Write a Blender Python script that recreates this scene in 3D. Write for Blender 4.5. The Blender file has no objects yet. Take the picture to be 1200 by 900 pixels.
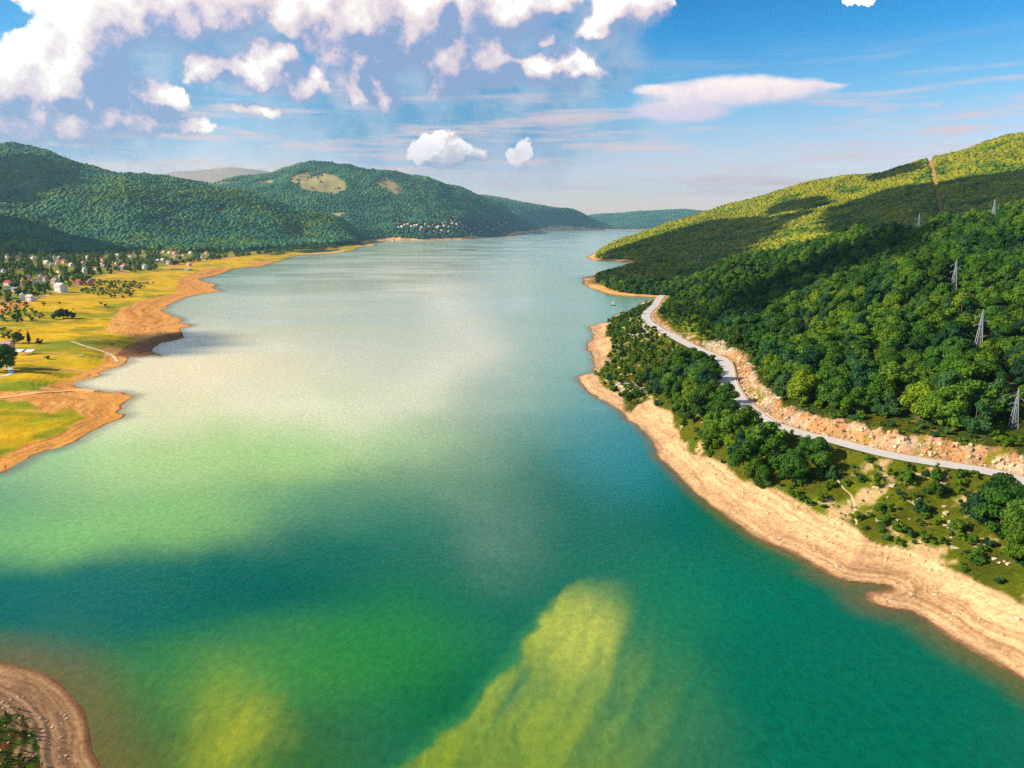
import bpy, bmesh, math, random
import numpy as np
from mathutils import Vector, Matrix
random.seed(7)
rng = np.random.default_rng(7)
import time as _tm; _T0 = _tm.time()
def lap(n): print('LAP', n, round(_tm.time()-_T0, 1))
sc = bpy.context.scene
COL = sc.collection
# ------------------------------------------------------------------ camera
F = 857.0; H = 100.0; HOR = 262.0
TH = math.atan((450 - HOR) / F)
CT, ST = math.cos(TH), math.sin(TH)
cam_d = bpy.data.cameras.new('camera'); cam = bpy.data.objects.new('camera', cam_d); COL.objects.link(cam)
cam.location = (0, 0, H); cam.rotation_euler = (math.pi/2 - TH, 0, 0)
cam_d.sensor_width = 36; cam_d.lens = 36 * F / 1200; cam_d.clip_start = 1; cam_d.clip_end = 90000
sc.camera = cam
sc.render.resolution_x = 1024; sc.render.resolution_y = 768
sc.view_settings.view_transform = 'Standard'; sc.view_settings.look = 'None'
sc.view_settings.exposure = 0.55; sc.view_settings.gamma = 1
try: sc.view_settings.use_curve_mapping = False
except Exception: pass
sc.render.engine = 'CYCLES'
sc.cycles.max_bounces = 5; sc.cycles.diffuse_bounces = 2; sc.cycles.glossy_bounces = 2
sc.cycles.transparent_max_bounces = 4; sc.cycles.volume_bounces = 0
sc.cycles.use_denoising = False
sc.cycles.use_adaptive_sampling = True; sc.cycles.adaptive_threshold = .012
HAZE = 4.0e-5
# ------------------------------------------------------------------ sun
SUN_EL, SUN_AZ = math.radians(31), math.radians(-99)     # azimuth from +Y towards +X
S = np.array([math.sin(SUN_AZ)*math.cos(SUN_EL), math.cos(SUN_AZ)*math.cos(SUN_EL), math.sin(SUN_EL)])
sun_d = bpy.data.lights.new('sun', 'SUN'); sun = bpy.data.objects.new('sun', sun_d); COL.objects.link(sun)
sun_d.energy = 5.0; sun_d.angle = math.radians(0.6); sun_d.color = (1, 0.89, 0.70)
sun.rotation_euler = Vector(S.tolist()).to_track_quat('Z', 'Y').to_euler()

def srgb(r, g, b):
    f = lambda c: (c/255/12.92) if c/255 <= .04045 else ((c/255+.055)/1.055)**2.4
    return (f(r), f(g), f(b))

def pix_dir(px, py):
    a = (np.asarray(px, float) - 600)/F; b = (450 - np.asarray(py, float))/F
    return a, CT + b*ST, -ST + b*CT
def at_z(px, py, z):
    a, dy, dz = pix_dir(px, py); t = (z - H)/dz
    return a*t, dy*t, z
def at_y(px, py, y):
    a, dy, dz = pix_dir(px, py); t = y/dy
    return a*t, y, H + dz*t
def project(x, y, z):
    dep = y*CT - (z-H)*ST; up = y*ST + (z-H)*CT
    dep = np.where(dep > 1, dep, np.nan)
    return 600 + F*x/dep, 450 - F*up/dep
# ------------------------------------------------------------------ node helper
class NT:
    def __init__(s, tree): s.t = tree; s.n = tree.nodes; s.l = tree.links
    def new(s, typ, **kw):
        nd = s.n.new(typ)
        for k, v in kw.items(): setattr(nd, k, v)
        return nd
    def put(s, sock, v):
        if hasattr(v, 'is_output') or isinstance(v, bpy.types.NodeSocket): s.l.new(v, sock)
        elif v is not None:
            try: sock.default_value = v
            except Exception:
                sock.default_value = tuple(v) + (1,) if hasattr(v, '__len__') and len(v) == 3 else v
    def math(s, op, a, b=None, c=None, clamp=False):
        nd = s.new('ShaderNodeMath', operation=op, use_clamp=clamp)
        s.put(nd.inputs[0], a); s.put(nd.inputs[1], b); s.put(nd.inputs[2], c)
        return nd.outputs[0]
    def vmath(s, op, a, b=None, c=None):
        nd = s.new('ShaderNodeVectorMath', operation=op)
        s.put(nd.inputs[0], a); s.put(nd.inputs[1], b)
        if c is not None: s.put(nd.inputs[2], c)
        return nd.outputs['Value'] if op in ('DOT_PRODUCT', 'LENGTH', 'DISTANCE') else nd.outputs[0]
    def mix(s, f, a, b, blend='MIX'):
        nd = s.new('ShaderNodeMix', data_type='RGBA', blend_type=blend)
        s.put(nd.inputs[0], f); s.put(nd.inputs[6], a); s.put(nd.inputs[7], b)
        return nd.outputs[2]
    def ramp(s, fac, stops, interp='LINEAR'):
        nd = s.new('ShaderNodeValToRGB'); nd.color_ramp.interpolation = interp
        el = nd.color_ramp.elements
        while len(el) < len(stops): el.new(.5)
        for e, (p, c) in zip(el, stops):
            e.position = p; e.color = (c, c, c, 1) if not hasattr(c, '__len__') else tuple(c) + (1,)
        s.put(nd.inputs[0], fac)
        return nd.outputs[0]
    def noise(s, vec, scale, detail=4, rough=.5, dist=0, out=0):
        nd = s.new('ShaderNodeTexNoise'); s.put(nd.inputs['Vector'], vec)
        nd.inputs['Scale'].default_value = scale; nd.inputs['Detail'].default_value = detail
        nd.inputs['Roughness'].default_value = rough; nd.inputs['Distortion'].default_value = dist
        return nd.outputs[out]
    def smooth(s, v, lo, hi, a=0., b=1.):
        nd = s.new('ShaderNodeMapRange', interpolation_type='SMOOTHSTEP')
        s.put(nd.inputs[0], v); nd.inputs[1].default_value = lo; nd.inputs[2].default_value = hi
        nd.inputs[3].default_value = a; nd.inputs[4].default_value = b
        return nd.outputs[0]
    def attr(s, name, out='Fac', typ='GEOMETRY'):
        nd = s.new('ShaderNodeAttribute', attribute_name=name, attribute_type=typ)
        return nd.outputs[out]
# ------------------------------------------------------------------ world
w = bpy.data.worlds.new('World'); sc.world = w; w.use_nodes = True
nt = NT(w.node_tree); nt.n.clear()
def px_ae(px, py):
    a, dy, dz = pix_dir(px, py)
    return float(math.atan2(a, dy)), float(math.atan2(dz, math.hypot(a, dy)))
sky = nt.new('ShaderNodeTexSky', sky_type='NISHITA'); sky.sun_disc = False
sky.sun_elevation = SUN_EL; sky.sun_rotation = SUN_AZ; sky.altitude = 1200; sky.air_density = 1.0; sky.dust_density = 1.2; sky.ozone_density = 2
tc = nt.new('ShaderNodeTexCoord'); D = nt.vmath('NORMALIZE', tc.outputs['Generated'])
sep = nt.new('ShaderNodeSeparateXYZ'); nt.put(sep.inputs[0], D)
AZ = nt.math('ARCTAN2', sep.outputs[0], sep.outputs[1]); EL = nt.math('ARCSINE', sep.outputs[2])
cmb = nt.new('ShaderNodeCombineXYZ'); nt.put(cmb.inputs[0], AZ); nt.put(cmb.inputs[1], EL)
C = cmb.outputs[0]
# large scale warp of the outlines
wn = nt.noise(D, 16, 5, .6, out=1)
W3 = nt.vmath('MULTIPLY', nt.vmath('SUBTRACT', wn, (.5, .5, .5)), (.085, .06, 0))
CW = nt.vmath('ADD', C, W3)
def ellipse_group(name, els, k=.25):
    g = bpy.data.node_groups.new(name, 'ShaderNodeTree')
    g.interface.new_socket('V', in_out='INPUT', socket_type='NodeSocketVector')
    g.interface.new_socket('F', in_out='OUTPUT', socket_type='NodeSocketFloat')
    n = NT(g); gi = n.new('NodeGroupInput'); go = n.new('NodeGroupOutput')
    cur = None
    for (px, py, rx, ry) in els:
        if name == 'cumulus_field' and rx > 29: rx, ry = rx*1.12, ry*1.12
        a, e = px_ae(px, py); ir = (F/rx, F/ry, 0)
        v = n.vmath('MULTIPLY_ADD', gi.outputs[0], ir, (-a*ir[0], -e*ir[1], 0))
        d = n.vmath('DOT_PRODUCT', v, v)
        cur = d if cur is None else n.math('SMOOTH_MIN', cur, d, k)
    n.put(go.inputs[0], n.math('SUBTRACT', 1.0, cur))
    return g
def use_group(g, vec):
    nd = nt.new('ShaderNodeGroup'); nd.node_tree = g; nt.put(nd.inputs[0], vec); return nd.outputs[0]
CUM = [ # bright heaped clouds: pixel centre and radii in the photograph
 (95,45,40,50),(125,10,42,36),(62,100,36,40),(25,145,60,24),(100,140,45,25),(8,105,26,30),(130,100,30,45),
 (200,10,60,34),(250,0,60,34),(285,18,25,18),
 (238,80,28,20),(318,78,32,26),(345,98,34,18),(278,92,30,16),
 (178,118,36,17),(212,149,36,10),(150,135,30,20),(60,150,60,18),(305,130,24,6),
 (375,10,48,30),(400,36,44,38),(432,72,36,36),(452,104,18,24),(460,30,34,56),
 (495,15,34,62),(545,20,36,50),(530,68,40,34),(582,70,34,28),(600,8,62,26),
 (645,82,50,20),(735,12,34,22),(705,34,30,12),(640,40,16,11),
 (513,170,24,20),(532,180,28,18),(495,176,16,14),(610,190,15,15),(1015,-6,20,6)]
SHADE = [(128,62,34,52),(18,135,44,30),(455,28,17,46),(526,34,15,30),(110,128,40,12),(610,26,48,16),(478,84,22,24),(556,96,32,10),(600,84,14,16),(345,88,18,14),(660,92,36,8),(262,100,16,8),(190,26,22,12),(725,38,24,9),(188,128,22,8),(440,104,12,16)]
LENS = [(850,108,92,17),(800,128,62,16),(905,104,70,12),(960,99,34,4),(775,104,36,6)]
VEIL = [(540,150,150,60),(480,130,190,80),(170,60,110,90),(60,150,150,50),(300,30,110,50),(520,90,150,70),(640,30,120,50),(560,150,160,70),(690,60,70,50)]
gc = ellipse_group('cumulus_field', CUM, .35); gl = ellipse_group('lens_field', LENS, .3); gv = ellipse_group('veil_field', VEIL, .6)
fb = nt.noise(D, 26, 6, .62)
def detail(off=None):
    v = D if off is None else nt.vmath('ADD', D, off)
    a = nt.noise(v, 22, 9, .6)
    vn = nt.new('ShaderNodeTexVoronoi', feature='F1'); nt.put(vn.inputs['Vector'], nt.vmath('ADD', v, nt.vmath('MULTIPLY', W3, (.35,.35,.35))))
    vn.inputs['Scale'].default_value = 34
    b = nt.math('SUBTRACT', .5, vn.outputs['Distance'])
    return nt.math('ADD', nt.math('MULTIPLY', nt.math('SUBTRACT', a, .5), 1.85), nt.math('MULTIPLY', b, .42))
# elsewhere in the sky: scattered fair-weather clouds of the same kind
gen = nt.math('SUBTRACT', nt.noise(D, 3.2, 4, .5), .56)
out_az = nt.smooth(nt.math('ABSOLUTE', AZ), .72, .95); out_el = nt.smooth(EL, .33, .5)
outw = nt.math('MAXIMUM', out_az, out_el); outw = nt.math('MULTIPLY', outw, nt.smooth(EL, .0, .12))
genF = nt.math('SUBTRACT', nt.math('MULTIPLY', gen, nt.math('MULTIPLY', outw, 8.)), nt.math('MULTIPLY', nt.math('SUBTRACT', 1., outw), 1.))
def field(vec, off):
    f = nt.math('MAXIMUM', use_group(gc, vec), genF)
    f = nt.math('MAXIMUM', f, -1.2)
    return nt.math('ADD', f, detail(off))
F1 = field(CW, None)
DA, DE = -.016, .020          # towards the sun as seen in the sky: left and up
F2 = field(nt.vmath('ADD', CW, (DA, DE, 0)), (DA, 0, DE))
gs_ = ellipse_group('shade_field', SHADE, .3); F4 = nt.math('ADD', use_group(gs_, CW), nt.math('MULTIPLY', nt.math('SUBTRACT', fb, .5), 1.3))
F3 = use_group(gc, nt.vmath('ADD', CW, (-.05, .05, 0)))
litv = nt.math('MULTIPLY_ADD', nt.math('SUBTRACT', F1, F2), .80, .47)
litv = nt.math('SUBTRACT', litv, nt.math('MULTIPLY', nt.smooth(F3, .2, 1.0), .30), clamp=True)
soft_ = nt.math('MULTIPLY_ADD', nt.math('SUBTRACT', 1., litv), .60, .38)
alpha = nt.math('DIVIDE', nt.math('ADD', F1, .36), soft_, clamp=True); alpha = nt.smooth(alpha, 0., 1.)
litv = nt.math('SUBTRACT', litv, nt.math('MULTIPLY', nt.smooth(F4, -.4, .9), .36))
litv = nt.math('ADD', litv, nt.math('MULTIPLY', nt.math('SUBTRACT', nt.noise(D, 44, 6, .65), .5), .55), clamp=True)
cum_col = nt.ramp(litv, [(.0, srgb(140,164,204)), (.20, srgb(178,180,210)), (.38, srgb(218,204,216)), (.60, srgb(238,222,226)), (.88, srgb(255,248,240)), (1, (1.3,1.27,1.22))])
warm = nt.smooth(EL, .03, .16)
cum_col = nt.mix(warm, nt.mix(1., cum_col, (1.12,.93,.86), 'MULTIPLY'), cum_col)
# clear sky
ELn = nt.math('MULTIPLY', EL, 1/.36)
skyt = nt.ramp(ELn, [(0, (1.42,1.0,.92)), (.22, (1.16,.92,.90)), (.42, (.52,.86,.94)), (.62, (.10,.68,.96)), (.85, (.0,.46,.84)), (1, (.0,.42,.80))])
skyc = nt.mix(1., nt.vmath('SCALE', sky.outputs[0], None), skyt, 'MULTIPLY') if False else nt.mix(1., sky.outputs[0], skyt, 'MULTIPLY')
SK = 10.0     # cloud colours are given at strength 1; the background runs at 0.1
def up(c, k=SK): return nt.vmath('MULTIPLY', c, (k, k, k))
# grey-blue veil between the heaps
fv = nt.math('ADD', use_group(gv, CW), nt.math('MULTIPLY', nt.math('SUBTRACT', nt.noise(D, 9, 6, .6), .5), 1.6))
va = nt.math('MULTIPLY', nt.smooth(fv, -.3, .9), .78)
vcol = nt.mix(nt.smooth(nt.noise(D, 12, 5, .6), .35, .65), srgb(88,156,200), srgb(180,196,218))
skyc = nt.mix(va, skyc, up(vcol, 6.1))
# thin pink streaks low down
st = nt.noise(nt.vmath('MULTIPLY', C, (5, 60, 1)), 1.0, 5, .6, .4)
sa = nt.math('MULTIPLY', nt.smooth(st, .46, .68), nt.math('MULTIPLY', nt.smooth(EL, .0, .05), nt.smooth(EL, .22, .10)))
skyc = nt.mix(nt.math('MULTIPLY', sa, .9), skyc, up(srgb(238,206,204), 6.5))
lowb = nt.math('MULTIPLY', nt.smooth(nt.math('ADD', EL, nt.math('MULTIPLY', nt.math('SUBTRACT', nt.noise(D, 9, 4, .5), .5), .03)), .078, .066), nt.smooth(AZ, -.05, -.25))
skyc = nt.mix(nt.math('MULTIPLY', lowb, .65), skyc, up(nt.mix(nt.smooth(nt.noise(nt.vmath('MULTIPLY', C, (20, 45, 1)), 1, 6, .6), .4, .6), srgb(222,202,198), srgb(252,226,210)), 6.6))
# lens cloud
fl = nt.math('ADD', use_group(gl, nt.vmath('ADD', C, nt.vmath('MULTIPLY', W3, (.7,.26,0)))), nt.math('MULTIPLY', nt.math('SUBTRACT', nt.noise(nt.vmath('MULTIPLY', D, (1,1,3)), 14, 7, .6), .5), .9))
la = nt.smooth(fl, -.1, .8)
lcol = nt.mix(nt.smooth(nt.math('ADD', EL, nt.math('MULTIPLY', nt.math('SUBTRACT', fb, .5), .06)), .135, .185), srgb(206,196,214), srgb(255,236,226))
skyc = nt.mix(la, skyc, up(lcol, 7.6))
lowfade = nt.smooth(EL, .06, .135, .45, 1.)
skyc = nt.mix(nt.math('MULTIPLY', alpha, lowfade), skyc, up(cum_col, 6.3))
bg = nt.new('ShaderNodeBackground'); bg.inputs[1].default_value = 0.12; nt.put(bg.inputs[0], skyc)
wo = nt.new('ShaderNodeOutputWorld'); nt.l.new(bg.outputs[0], wo.inputs[0])
w.cycles.sampling_method = 'MANUAL'; w.cycles.sample_map_resolution = 512
# ------------------------------------------------------------------ numpy noise
_RT = np.random.default_rng(99).random(65536+600).astype(np.float32)
def vnoise(x, y, seed=0):
    x = np.asarray(x, float); y = np.asarray(y, float)
    ix = np.floor(x).astype(np.int32); iy = np.floor(y).astype(np.int32)
    fx = (x-ix).astype(np.float32); fy = (y-iy).astype(np.float32)
    fx = fx*fx*(3-2*fx); fy = fy*fy*(3-2*fy)
    k = ((iy & 255) << 8) + (ix & 255) + (seed*97 % 251); k2 = (((iy+1) & 255) << 8) + (ix & 255) + (seed*97 % 251)
    a = _RT[k]; b = _RT[k+1]; c = _RT[k2]; d = _RT[k2+1]
    return (a+(b-a)*fx)*(1-fy) + (c+(d-c)*fx)*fy
def fbm(x, y, oct=4, seed=0, gain=.5):
    s = 0; amp = 1; tot = 0
    for i in range(oct):
        s = s + amp*(vnoise(x+i*17.3, y-i*9.1, seed+i) - .5)*2; tot += amp; amp *= gain; x = x*2.03; y = y*2.03
    return s/tot
def sstep(x, a, b):
    t = np.clip((x-a)/(b-a), 0, 1); return t*t*(3-2*t)
def inpoly(x, y, poly):
    x = np.asarray(x, float); y = np.asarray(y, float); r = np.zeros(x.shape, bool)
    P = poly; n = len(P)
    for i in range(n):
        x1, y1 = P[i]; x2, y2 = P[(i+1) % n]
        if y1 == y2: continue
        c = ((y1 > y) != (y2 > y)) & (x < (x2-x1)*(y-y1)/(y2-y1) + x1)
        r ^= c
    return r
# ------------------------------------------------------------------ shorelines (water = z 0)
LEFT_SHORE = [(0,555),(18,547),(38,534),(56,528),(80,521),(100,510),(120,499),(147,488),(140,484),(140,479),(144,472),(155,463.5),(138,460),(112,458),(88,454),(88,450),(100,445),(117,440),(118,437),(130,433),(138,430),(144,427),(153,424),(151,420),(150,418),(166,418),(177,416.8),(190,416.8),(178,413),(181,408),(186,403),(198,400),(210,398),(215,396),(214,392),(210,386),(212,384),(223,382.5),(220,379.6),(208,378),(216,375),(206,372),(197,368),(191,364),(197,359),(204,354),(215,350),(230,345.5),(250,342.5),(262,341),(250,337.5),(251,332.5),(235,327.5),(245,324),(262,320),(275,315),(300,312.5),(315,310),(335,303),(350,299.5),(375,297.5),(397,296),(410,294),(425,289),(440,288),(441,286),(430,285),(446,282),(470,281.7),(493,282),(520,281.2),(550,280.7),(565,279),(600,277),(617,273.3),(637,271),(683,270),(760,269.2),(830,269)]
RIGHT_SHORE = [(800,271.6),(760,279),(730,284),(705,291),(697,296),(688,301),(692,304),(700,305),(725,306.5),(738,308.5),(738,312),(728,317),(710,320),(692,323),(684,326),(682,329),(687,335),(700,341),(720,345.5),(750,347.8),(775,349.5),(772,351),(762,352),(757,353),(747,359),(737,364),(724,369),(717,372),(710,377.5),(691,382.5),(691,386),(694,395),(688,407),(691,412),(695,418),(694,425),(696,432),(694,437),(680,439.5),(677,445),(687,457),(697,465),(720,477),(735,492),(750,502),(762,515),(770,532),(782,547),(800,565),(825,586),(850,605),(875,622),(900,636),(915,644),(935,652),(957,665),(975,675),(995,682.5),(1015,685),(1035,686),(1044,689.5),(1030,692),(1015,696),(1014,700),(1025,710),(1055,715),(1075,722),(1095,736),(1120,752),(1137,762),(1160,775),(1200,797),(1260,840),(1350,900),(1500,1000)]
PEN = [(-500,800),(-250,772),(-80,768),(0,775),(20,779),(40,785),(60,793),(76,806),(90,822),(100,838),(104,856),(108,880),(118,899),(124,930),(118,980),(90,1050),(0,1150),(-200,1300),(-500,1400)]
def toworld(L): 
    P = np.array(L, float); x, y, z = at_z(P[:,0], P[:,1], 0.0); return np.stack([x, y], 1)
def densify(P, close=False):
    out = []
    n = len(P)
    for i in range(n if close else n-1):
        a = P[i]; b = P[(i+1) % n]; p0 = P[i-1] if (i > 0 or close) else a; p3 = P[(i+2) % n] if (i+2 < n or close) else b
        for k in range(4):
            t = k/4
            out.append(.5*((2*a) + (-p0+b)*t + (2*p0-5*a+4*b-p3)*t*t + (-p0+3*a-3*b+p3)*t**3))
    if not close: out.append(P[-1])
    return np.array(out)
def jitter(P):
    Q = P.copy()
    sc_ = np.maximum(np.hypot(P[:,0], P[:,1]), 50)
    k = np.arange(len(P))*1.0
    Q[:,0] += (vnoise(k*.9, k*0, 31)-.5)*sc_*.006; Q[:,1] += (vnoise(k*.9, k*0+5, 37)-.5)*sc_*.010
    return Q
Ls = densify(toworld(LEFT_SHORE)); Rs = densify(toworld(RIGHT_SHORE)); Ps = densify(toworld(PEN), True)
Ls[5:-5] = jitter(Ls[5:-5]); Rs[5:-5] = jitter(Rs[5:-5])
far_y = 14800.
# land polygons in world metres
polyL = np.concatenate([np.array([[-6000, Ls[0,1]+30], [-900, Ls[0,1]+10], [-320, Ls[0,1]-6]]), Ls, np.array([[6000, 13500], [30000, 13500], [30000, 60000], [-60000, 60000], [-60000, 200]])])
polyR = np.concatenate([np.array([[6000, 12500], [3200, 10500], [2300, 8000]]), Rs, np.array([[Rs[-1,0]+60, 0], [Rs[-1,0]+150, -300], [30000, -300], [30000, 12500]])])
segs = [np.concatenate([Ls[:1]+[[-600, 12]], Ls, [[6000, 13500], [30000, 13500]]]), np.concatenate([[[30000,12500],[6000, 12500], [3200, 10500], [2300, 8000]], Rs, polyR[-4:-2]]), np.concatenate([Ps, Ps[:1]])]
SA = np.concatenate([s_[:-1] for s_ in segs]); SB = np.concatenate([s_[1:] for s_ in segs])
def shore_exact(x, y):
    """signed metres from the waterline, land positive"""
    x = np.asarray(x, float).ravel(); y = np.asarray(y, float).ravel()
    land = inpoly(x, y, polyL) | inpoly(x, y, polyR) | inpoly(x, y, Ps)
    best = np.full(x.shape, 1e18)
    ab = SB-SA; L2 = (ab**2).sum(1)+1e-9
    for i in range(len(SA)):
        px_ = x-SA[i,0]; py_ = y-SA[i,1]
        t = np.clip((px_*ab[i,0]+py_*ab[i,1])/L2[i], 0, 1)
        d = (px_-t*ab[i,0])**2 + (py_-t*ab[i,1])**2
        np.minimum(best, d, out=best)
    d = np.sqrt(best)
    return np.where(land, d, -d)
# lookup grids in (direction, log distance); everything that needs a height reads these
GU = np.concatenate([np.linspace(-1.72, -.9, 40)[:-1], np.linspace(-.9, .9, 470), np.linspace(.9, 1.72, 40)[1:]])
GV = np.concatenate([np.linspace(math.log(60), math.log(1400), 330)[:-1], np.linspace(math.log(1400), math.log(20500), 170)])
GX = (GU[None]*np.exp(GV)[:,None]).ravel(); GYY = np.repeat(np.exp(GV), len(GU))
def gidx(G, v):
    f = np.interp(v, G, np.arange(len(G))); i = np.minimum(f.astype(int), len(G)-2); return i, f-i
def glook(T, x, y):
    i, a = gidx(GU, x/y); j, b_ = gidx(GV, np.log(y)); n = len(GU)
    k = j*n+i
    return (T[k]*(1-a)+T[k+1]*a)*(1-b_) + (T[k+n]*(1-a)+T[k+n+1]*a)*b_
T_SD = shore_exact(GX, GYY); lap('shore')
def shore_dist(x, y):
    x = np.asarray(x, float).ravel(); y = np.asarray(y, float).ravel()
    return glook(T_SD, x, np.maximum(y, 61))
# ------------------------------------------------------------------ terrain control points
CP = []
def cz(px, py, z): CP.append(at_z(px, py, z))
def cy(px, py, y, tree=0.): 
    x, yy, z = at_y(px, py, y); CP.append((x, yy, z-tree))
def cw(x, y, z): CP.append((x, y, z))
def cuy(px, y, z):   # azimuth of a pixel column (at the horizon) and a distance
    a = (px-600)/F/1.024; CP.append((a*y, y, z))
for L in (LEFT_SHORE[::3], RIGHT_SHORE[::3], PEN[3:-4:3]):
    for p in L: cz(p[0], p[1], .5)
# right: beach top, banks, road, cut
ROAD = [(1400,640,22),(1260,583,22),(1200,564,22),(1165,554,22),(1125,547,22),(1100,543,22),(1050,535,22),(1012,526,22),(975,516,22),(950,511,22),(925,504,22),(905,497.5,22),(887,487.5,22),(875,478,22),(865,468,22),(857,455,22),(853,442,22),(851,430,22),(846,421,22),(835,416,22),(820,410,22),(805,403,22),(790,395,21.5),(775,387.5,21),(760,378,20),(756,371,19),(759,365,17.5),(765,360,16),(769,355,14),(771,351.5,12),(776,346,9)]
for p in [(860,560,6),(900,585,7),(960,610,7),(1020,640,6),(1075,660,6.5),(1130,690,7),(1200,725,9),(800,520,4.5),(760,480,4),(735,465,3),(1000,580,12),(1100,600,13),(1100,565,17),(1200,640,13),(1200,595,17),(930,540,14),(830,470,14),(800,440,13),(750,420,9),(740,390,12),(720,400,5),(715,430,3),(760,450,7),(735,372,12),(1050,570,15),(1150,650,9.5),(880,530,13),(850,500,13),
          (1000,650,3.5),(1100,700,3),(850,570,4),(1150,720,5)]: cz(*p)
CUT = [(900,476),(918,482),(937,489),(960,492),(982,490),(1000,488),(1020,489),(1050,494),(1075,499),(1100,512),(1150,524),(1200,541)]
for p in [(1100,480,32),(1150,490,33),(1185,495,33.5),(1000,460,31),(930,450,30),(880,420,27),(1250,520,34)]: cz(*p)
for p in [(800,365,18.5),(830,350,21),(850,380,22),(870,345,24),(900,340,30),(790,375,19.5),(820,395,21.5),(800,395,23)]: cz(*p)
# spur A1 crest, then a dip, then spur A2
for (px, py, y, t) in [(1200,292,460,12),(1140,298,470,12),(1075,299,500,12),(1007,320,520,12),(975,332,530,11),(932,352,520,10),(900,366,490,10),(860,398,430,7),(1260,285,450,12),(1400,270,430,12)]: cy(px, py, y, t)
for (px, py, y, t) in [(1100,400,340,12),(1150,392,330,10),(1000,400,370,12),(930,410,380,10),(1200,400,320,12),(1118,335,420,10)]: cy(px, py, y, t)
for (px, y, z) in [(1075,570,58),(1000,600,44),(930,600,30),(1200,530,70),(880,560,23)]: cuy(px, y, z)
for (px, py, y, t) in [(1200,233,640,12),(1175,250,680,12),(1137,252,720,12),(1090,257,760,12),(1080,271,780,8),(1050,266,790,12),(987,270,850,12),(950,284,880,12),(900,298,900,12),(862,306,940,10),(847,312,960,8),(812,335,960,6),(1300,225,620,12),(1450,200,600,12),(1000,295,720,12),(1100,280,640,12)]: cy(px, py, y, t)
for (px, y, z) in [(1200,1000,95),(1150,1050,72),(1075,1100,48),(1000,1100,36),(930,1150,26),(860,1150,20),(1350,950,110),(800,1080,6)]: cuy(px, y, z)
# B: the long hill
for p in [(750,338,3),(790,338,4),(790,346,2)]: cz(*p)
for (px, py, y, t) in [(750,325,1200,10),(750,312,1400,10),(750,300,1700,10),(750,288,2100,8),(780,330,1180,4),(800,310,1450,10),(800,290,1900,10),(800,272,2350,10),
    (850,300,1500,10),(850,272,2100,10),(900,280,1650,10),(900,250,2250,10),(1000,250,1800,10),(1000,225,2250,10),(1100,235,1600,10),(1100,205,2100,10),(1200,225,1450,10),(1200,190,1950,10),(700,320,1300,12),(720,330,1180,8),(700,297,2250,12),
    (707,286,2350,12),(725,281,2420,12),(750,275,2500,12),(775,266,2580,12),(800,257.5,2640,12),(825,250,2680,12),(850,241,2700,12),(875,235,2700,12),(900,227,2680,12),(925,219,2650,12),(950,212,2600,12),(1000,206,2500,12),(1050,196.5,2450,12),(1085,187,2400,12),(1100,184,2380,12),(1150,170,2320,12),(1200,157,2260,12),(1300,130,2200,12),(1450,100,2150,12)]: cy(px, py, y, t)
for (px, y, z) in [(1200,2900,380),(1085,3100,260),(950,3400,150),(850,3500,70),(760,3300,20),(1200,5000,200),(1000,5500,60),(1200,9000,80),(1400,3500,420),(1450,6000,200)]: cuy(px, y, z)
# left flats and village
for p in [(30,500,2),(60,480,2.5),(100,480,1.5),(0,520,2),(0,470,3.5),(50,450,3),(100,420,3),(30,420,4),(50,400,4),(120,380,3),(100,350,4.5),(60,380,4.5),(150,350,3),(180,335,3.5),(0,380,6),(0,360,7),(0,340,10),(50,340,8),(100,330,8),(150,320,6.5),(200,313,5),(0,320,14),(50,320,11),(100,305,13),(150,303,12),(200,300,10),(250,302,5),(300,297,8),(350,294,6),(0,303,20),(50,300,19),(380,290,9),(420,285,10),(-80,400,6),(-80,340,12),(-150,500,5),(-100,310,25)]: cz(*p)
for (px, py, y, t) in [(0,253,2350,12),(20,257,2350,12),(50,265,2350,12),(75,275,2380,12),(105,281,2400,12),(-80,245,2300,12),(0,285,2050,12),(60,290,2100,12)]: cy(px, py, y, t)
for (px, y, z) in [(0,2750,70),(60,2750,48),(120,2650,30),(200,2650,22),(300,2750,18),(-80,2750,90)]: cuy(px, y, z)
for (px, py, y, t) in [(0,172,4000,10),(37,174.5,4000,10),(55,177,4000,10),(75,185,3980,10),(100,194,3950,10),(125,197.5,3920,10),(155,201,3900,10),(180,204,3900,10),(200,207.5,3900,10),(225,216,3900,10),(240,220,3900,10),(275,226,3900,10),(300,230,3900,10),(330,237,3950,10),(350,242,3950,10),(375,250,4000,10),(400,257,4050,10),(425,267,4150,10),(440,275,4200,8),(-100,168,4000,10),(-250,170,4000,10),
    (0,240,3050,10),(80,235,3100,10),(150,240,3150,10),(100,260,2900,10),(200,255,3200,10),(260,265,3200,10),(300,275,3150,10),(200,280,2850,10),(0,205,3500,10),(100,215,3500,10),(200,230,3500,10),(350,272,3500,10),(330,260,3500,10),(-120,220,3300,10)]: cy(px, py, y, t)
for (px, y, z) in [(0,4700,420),(100,4600,280),(200,4500,200),(300,4500,120),(380,4500,70),(430,4550,30)]: cuy(px, y, z)
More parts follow.
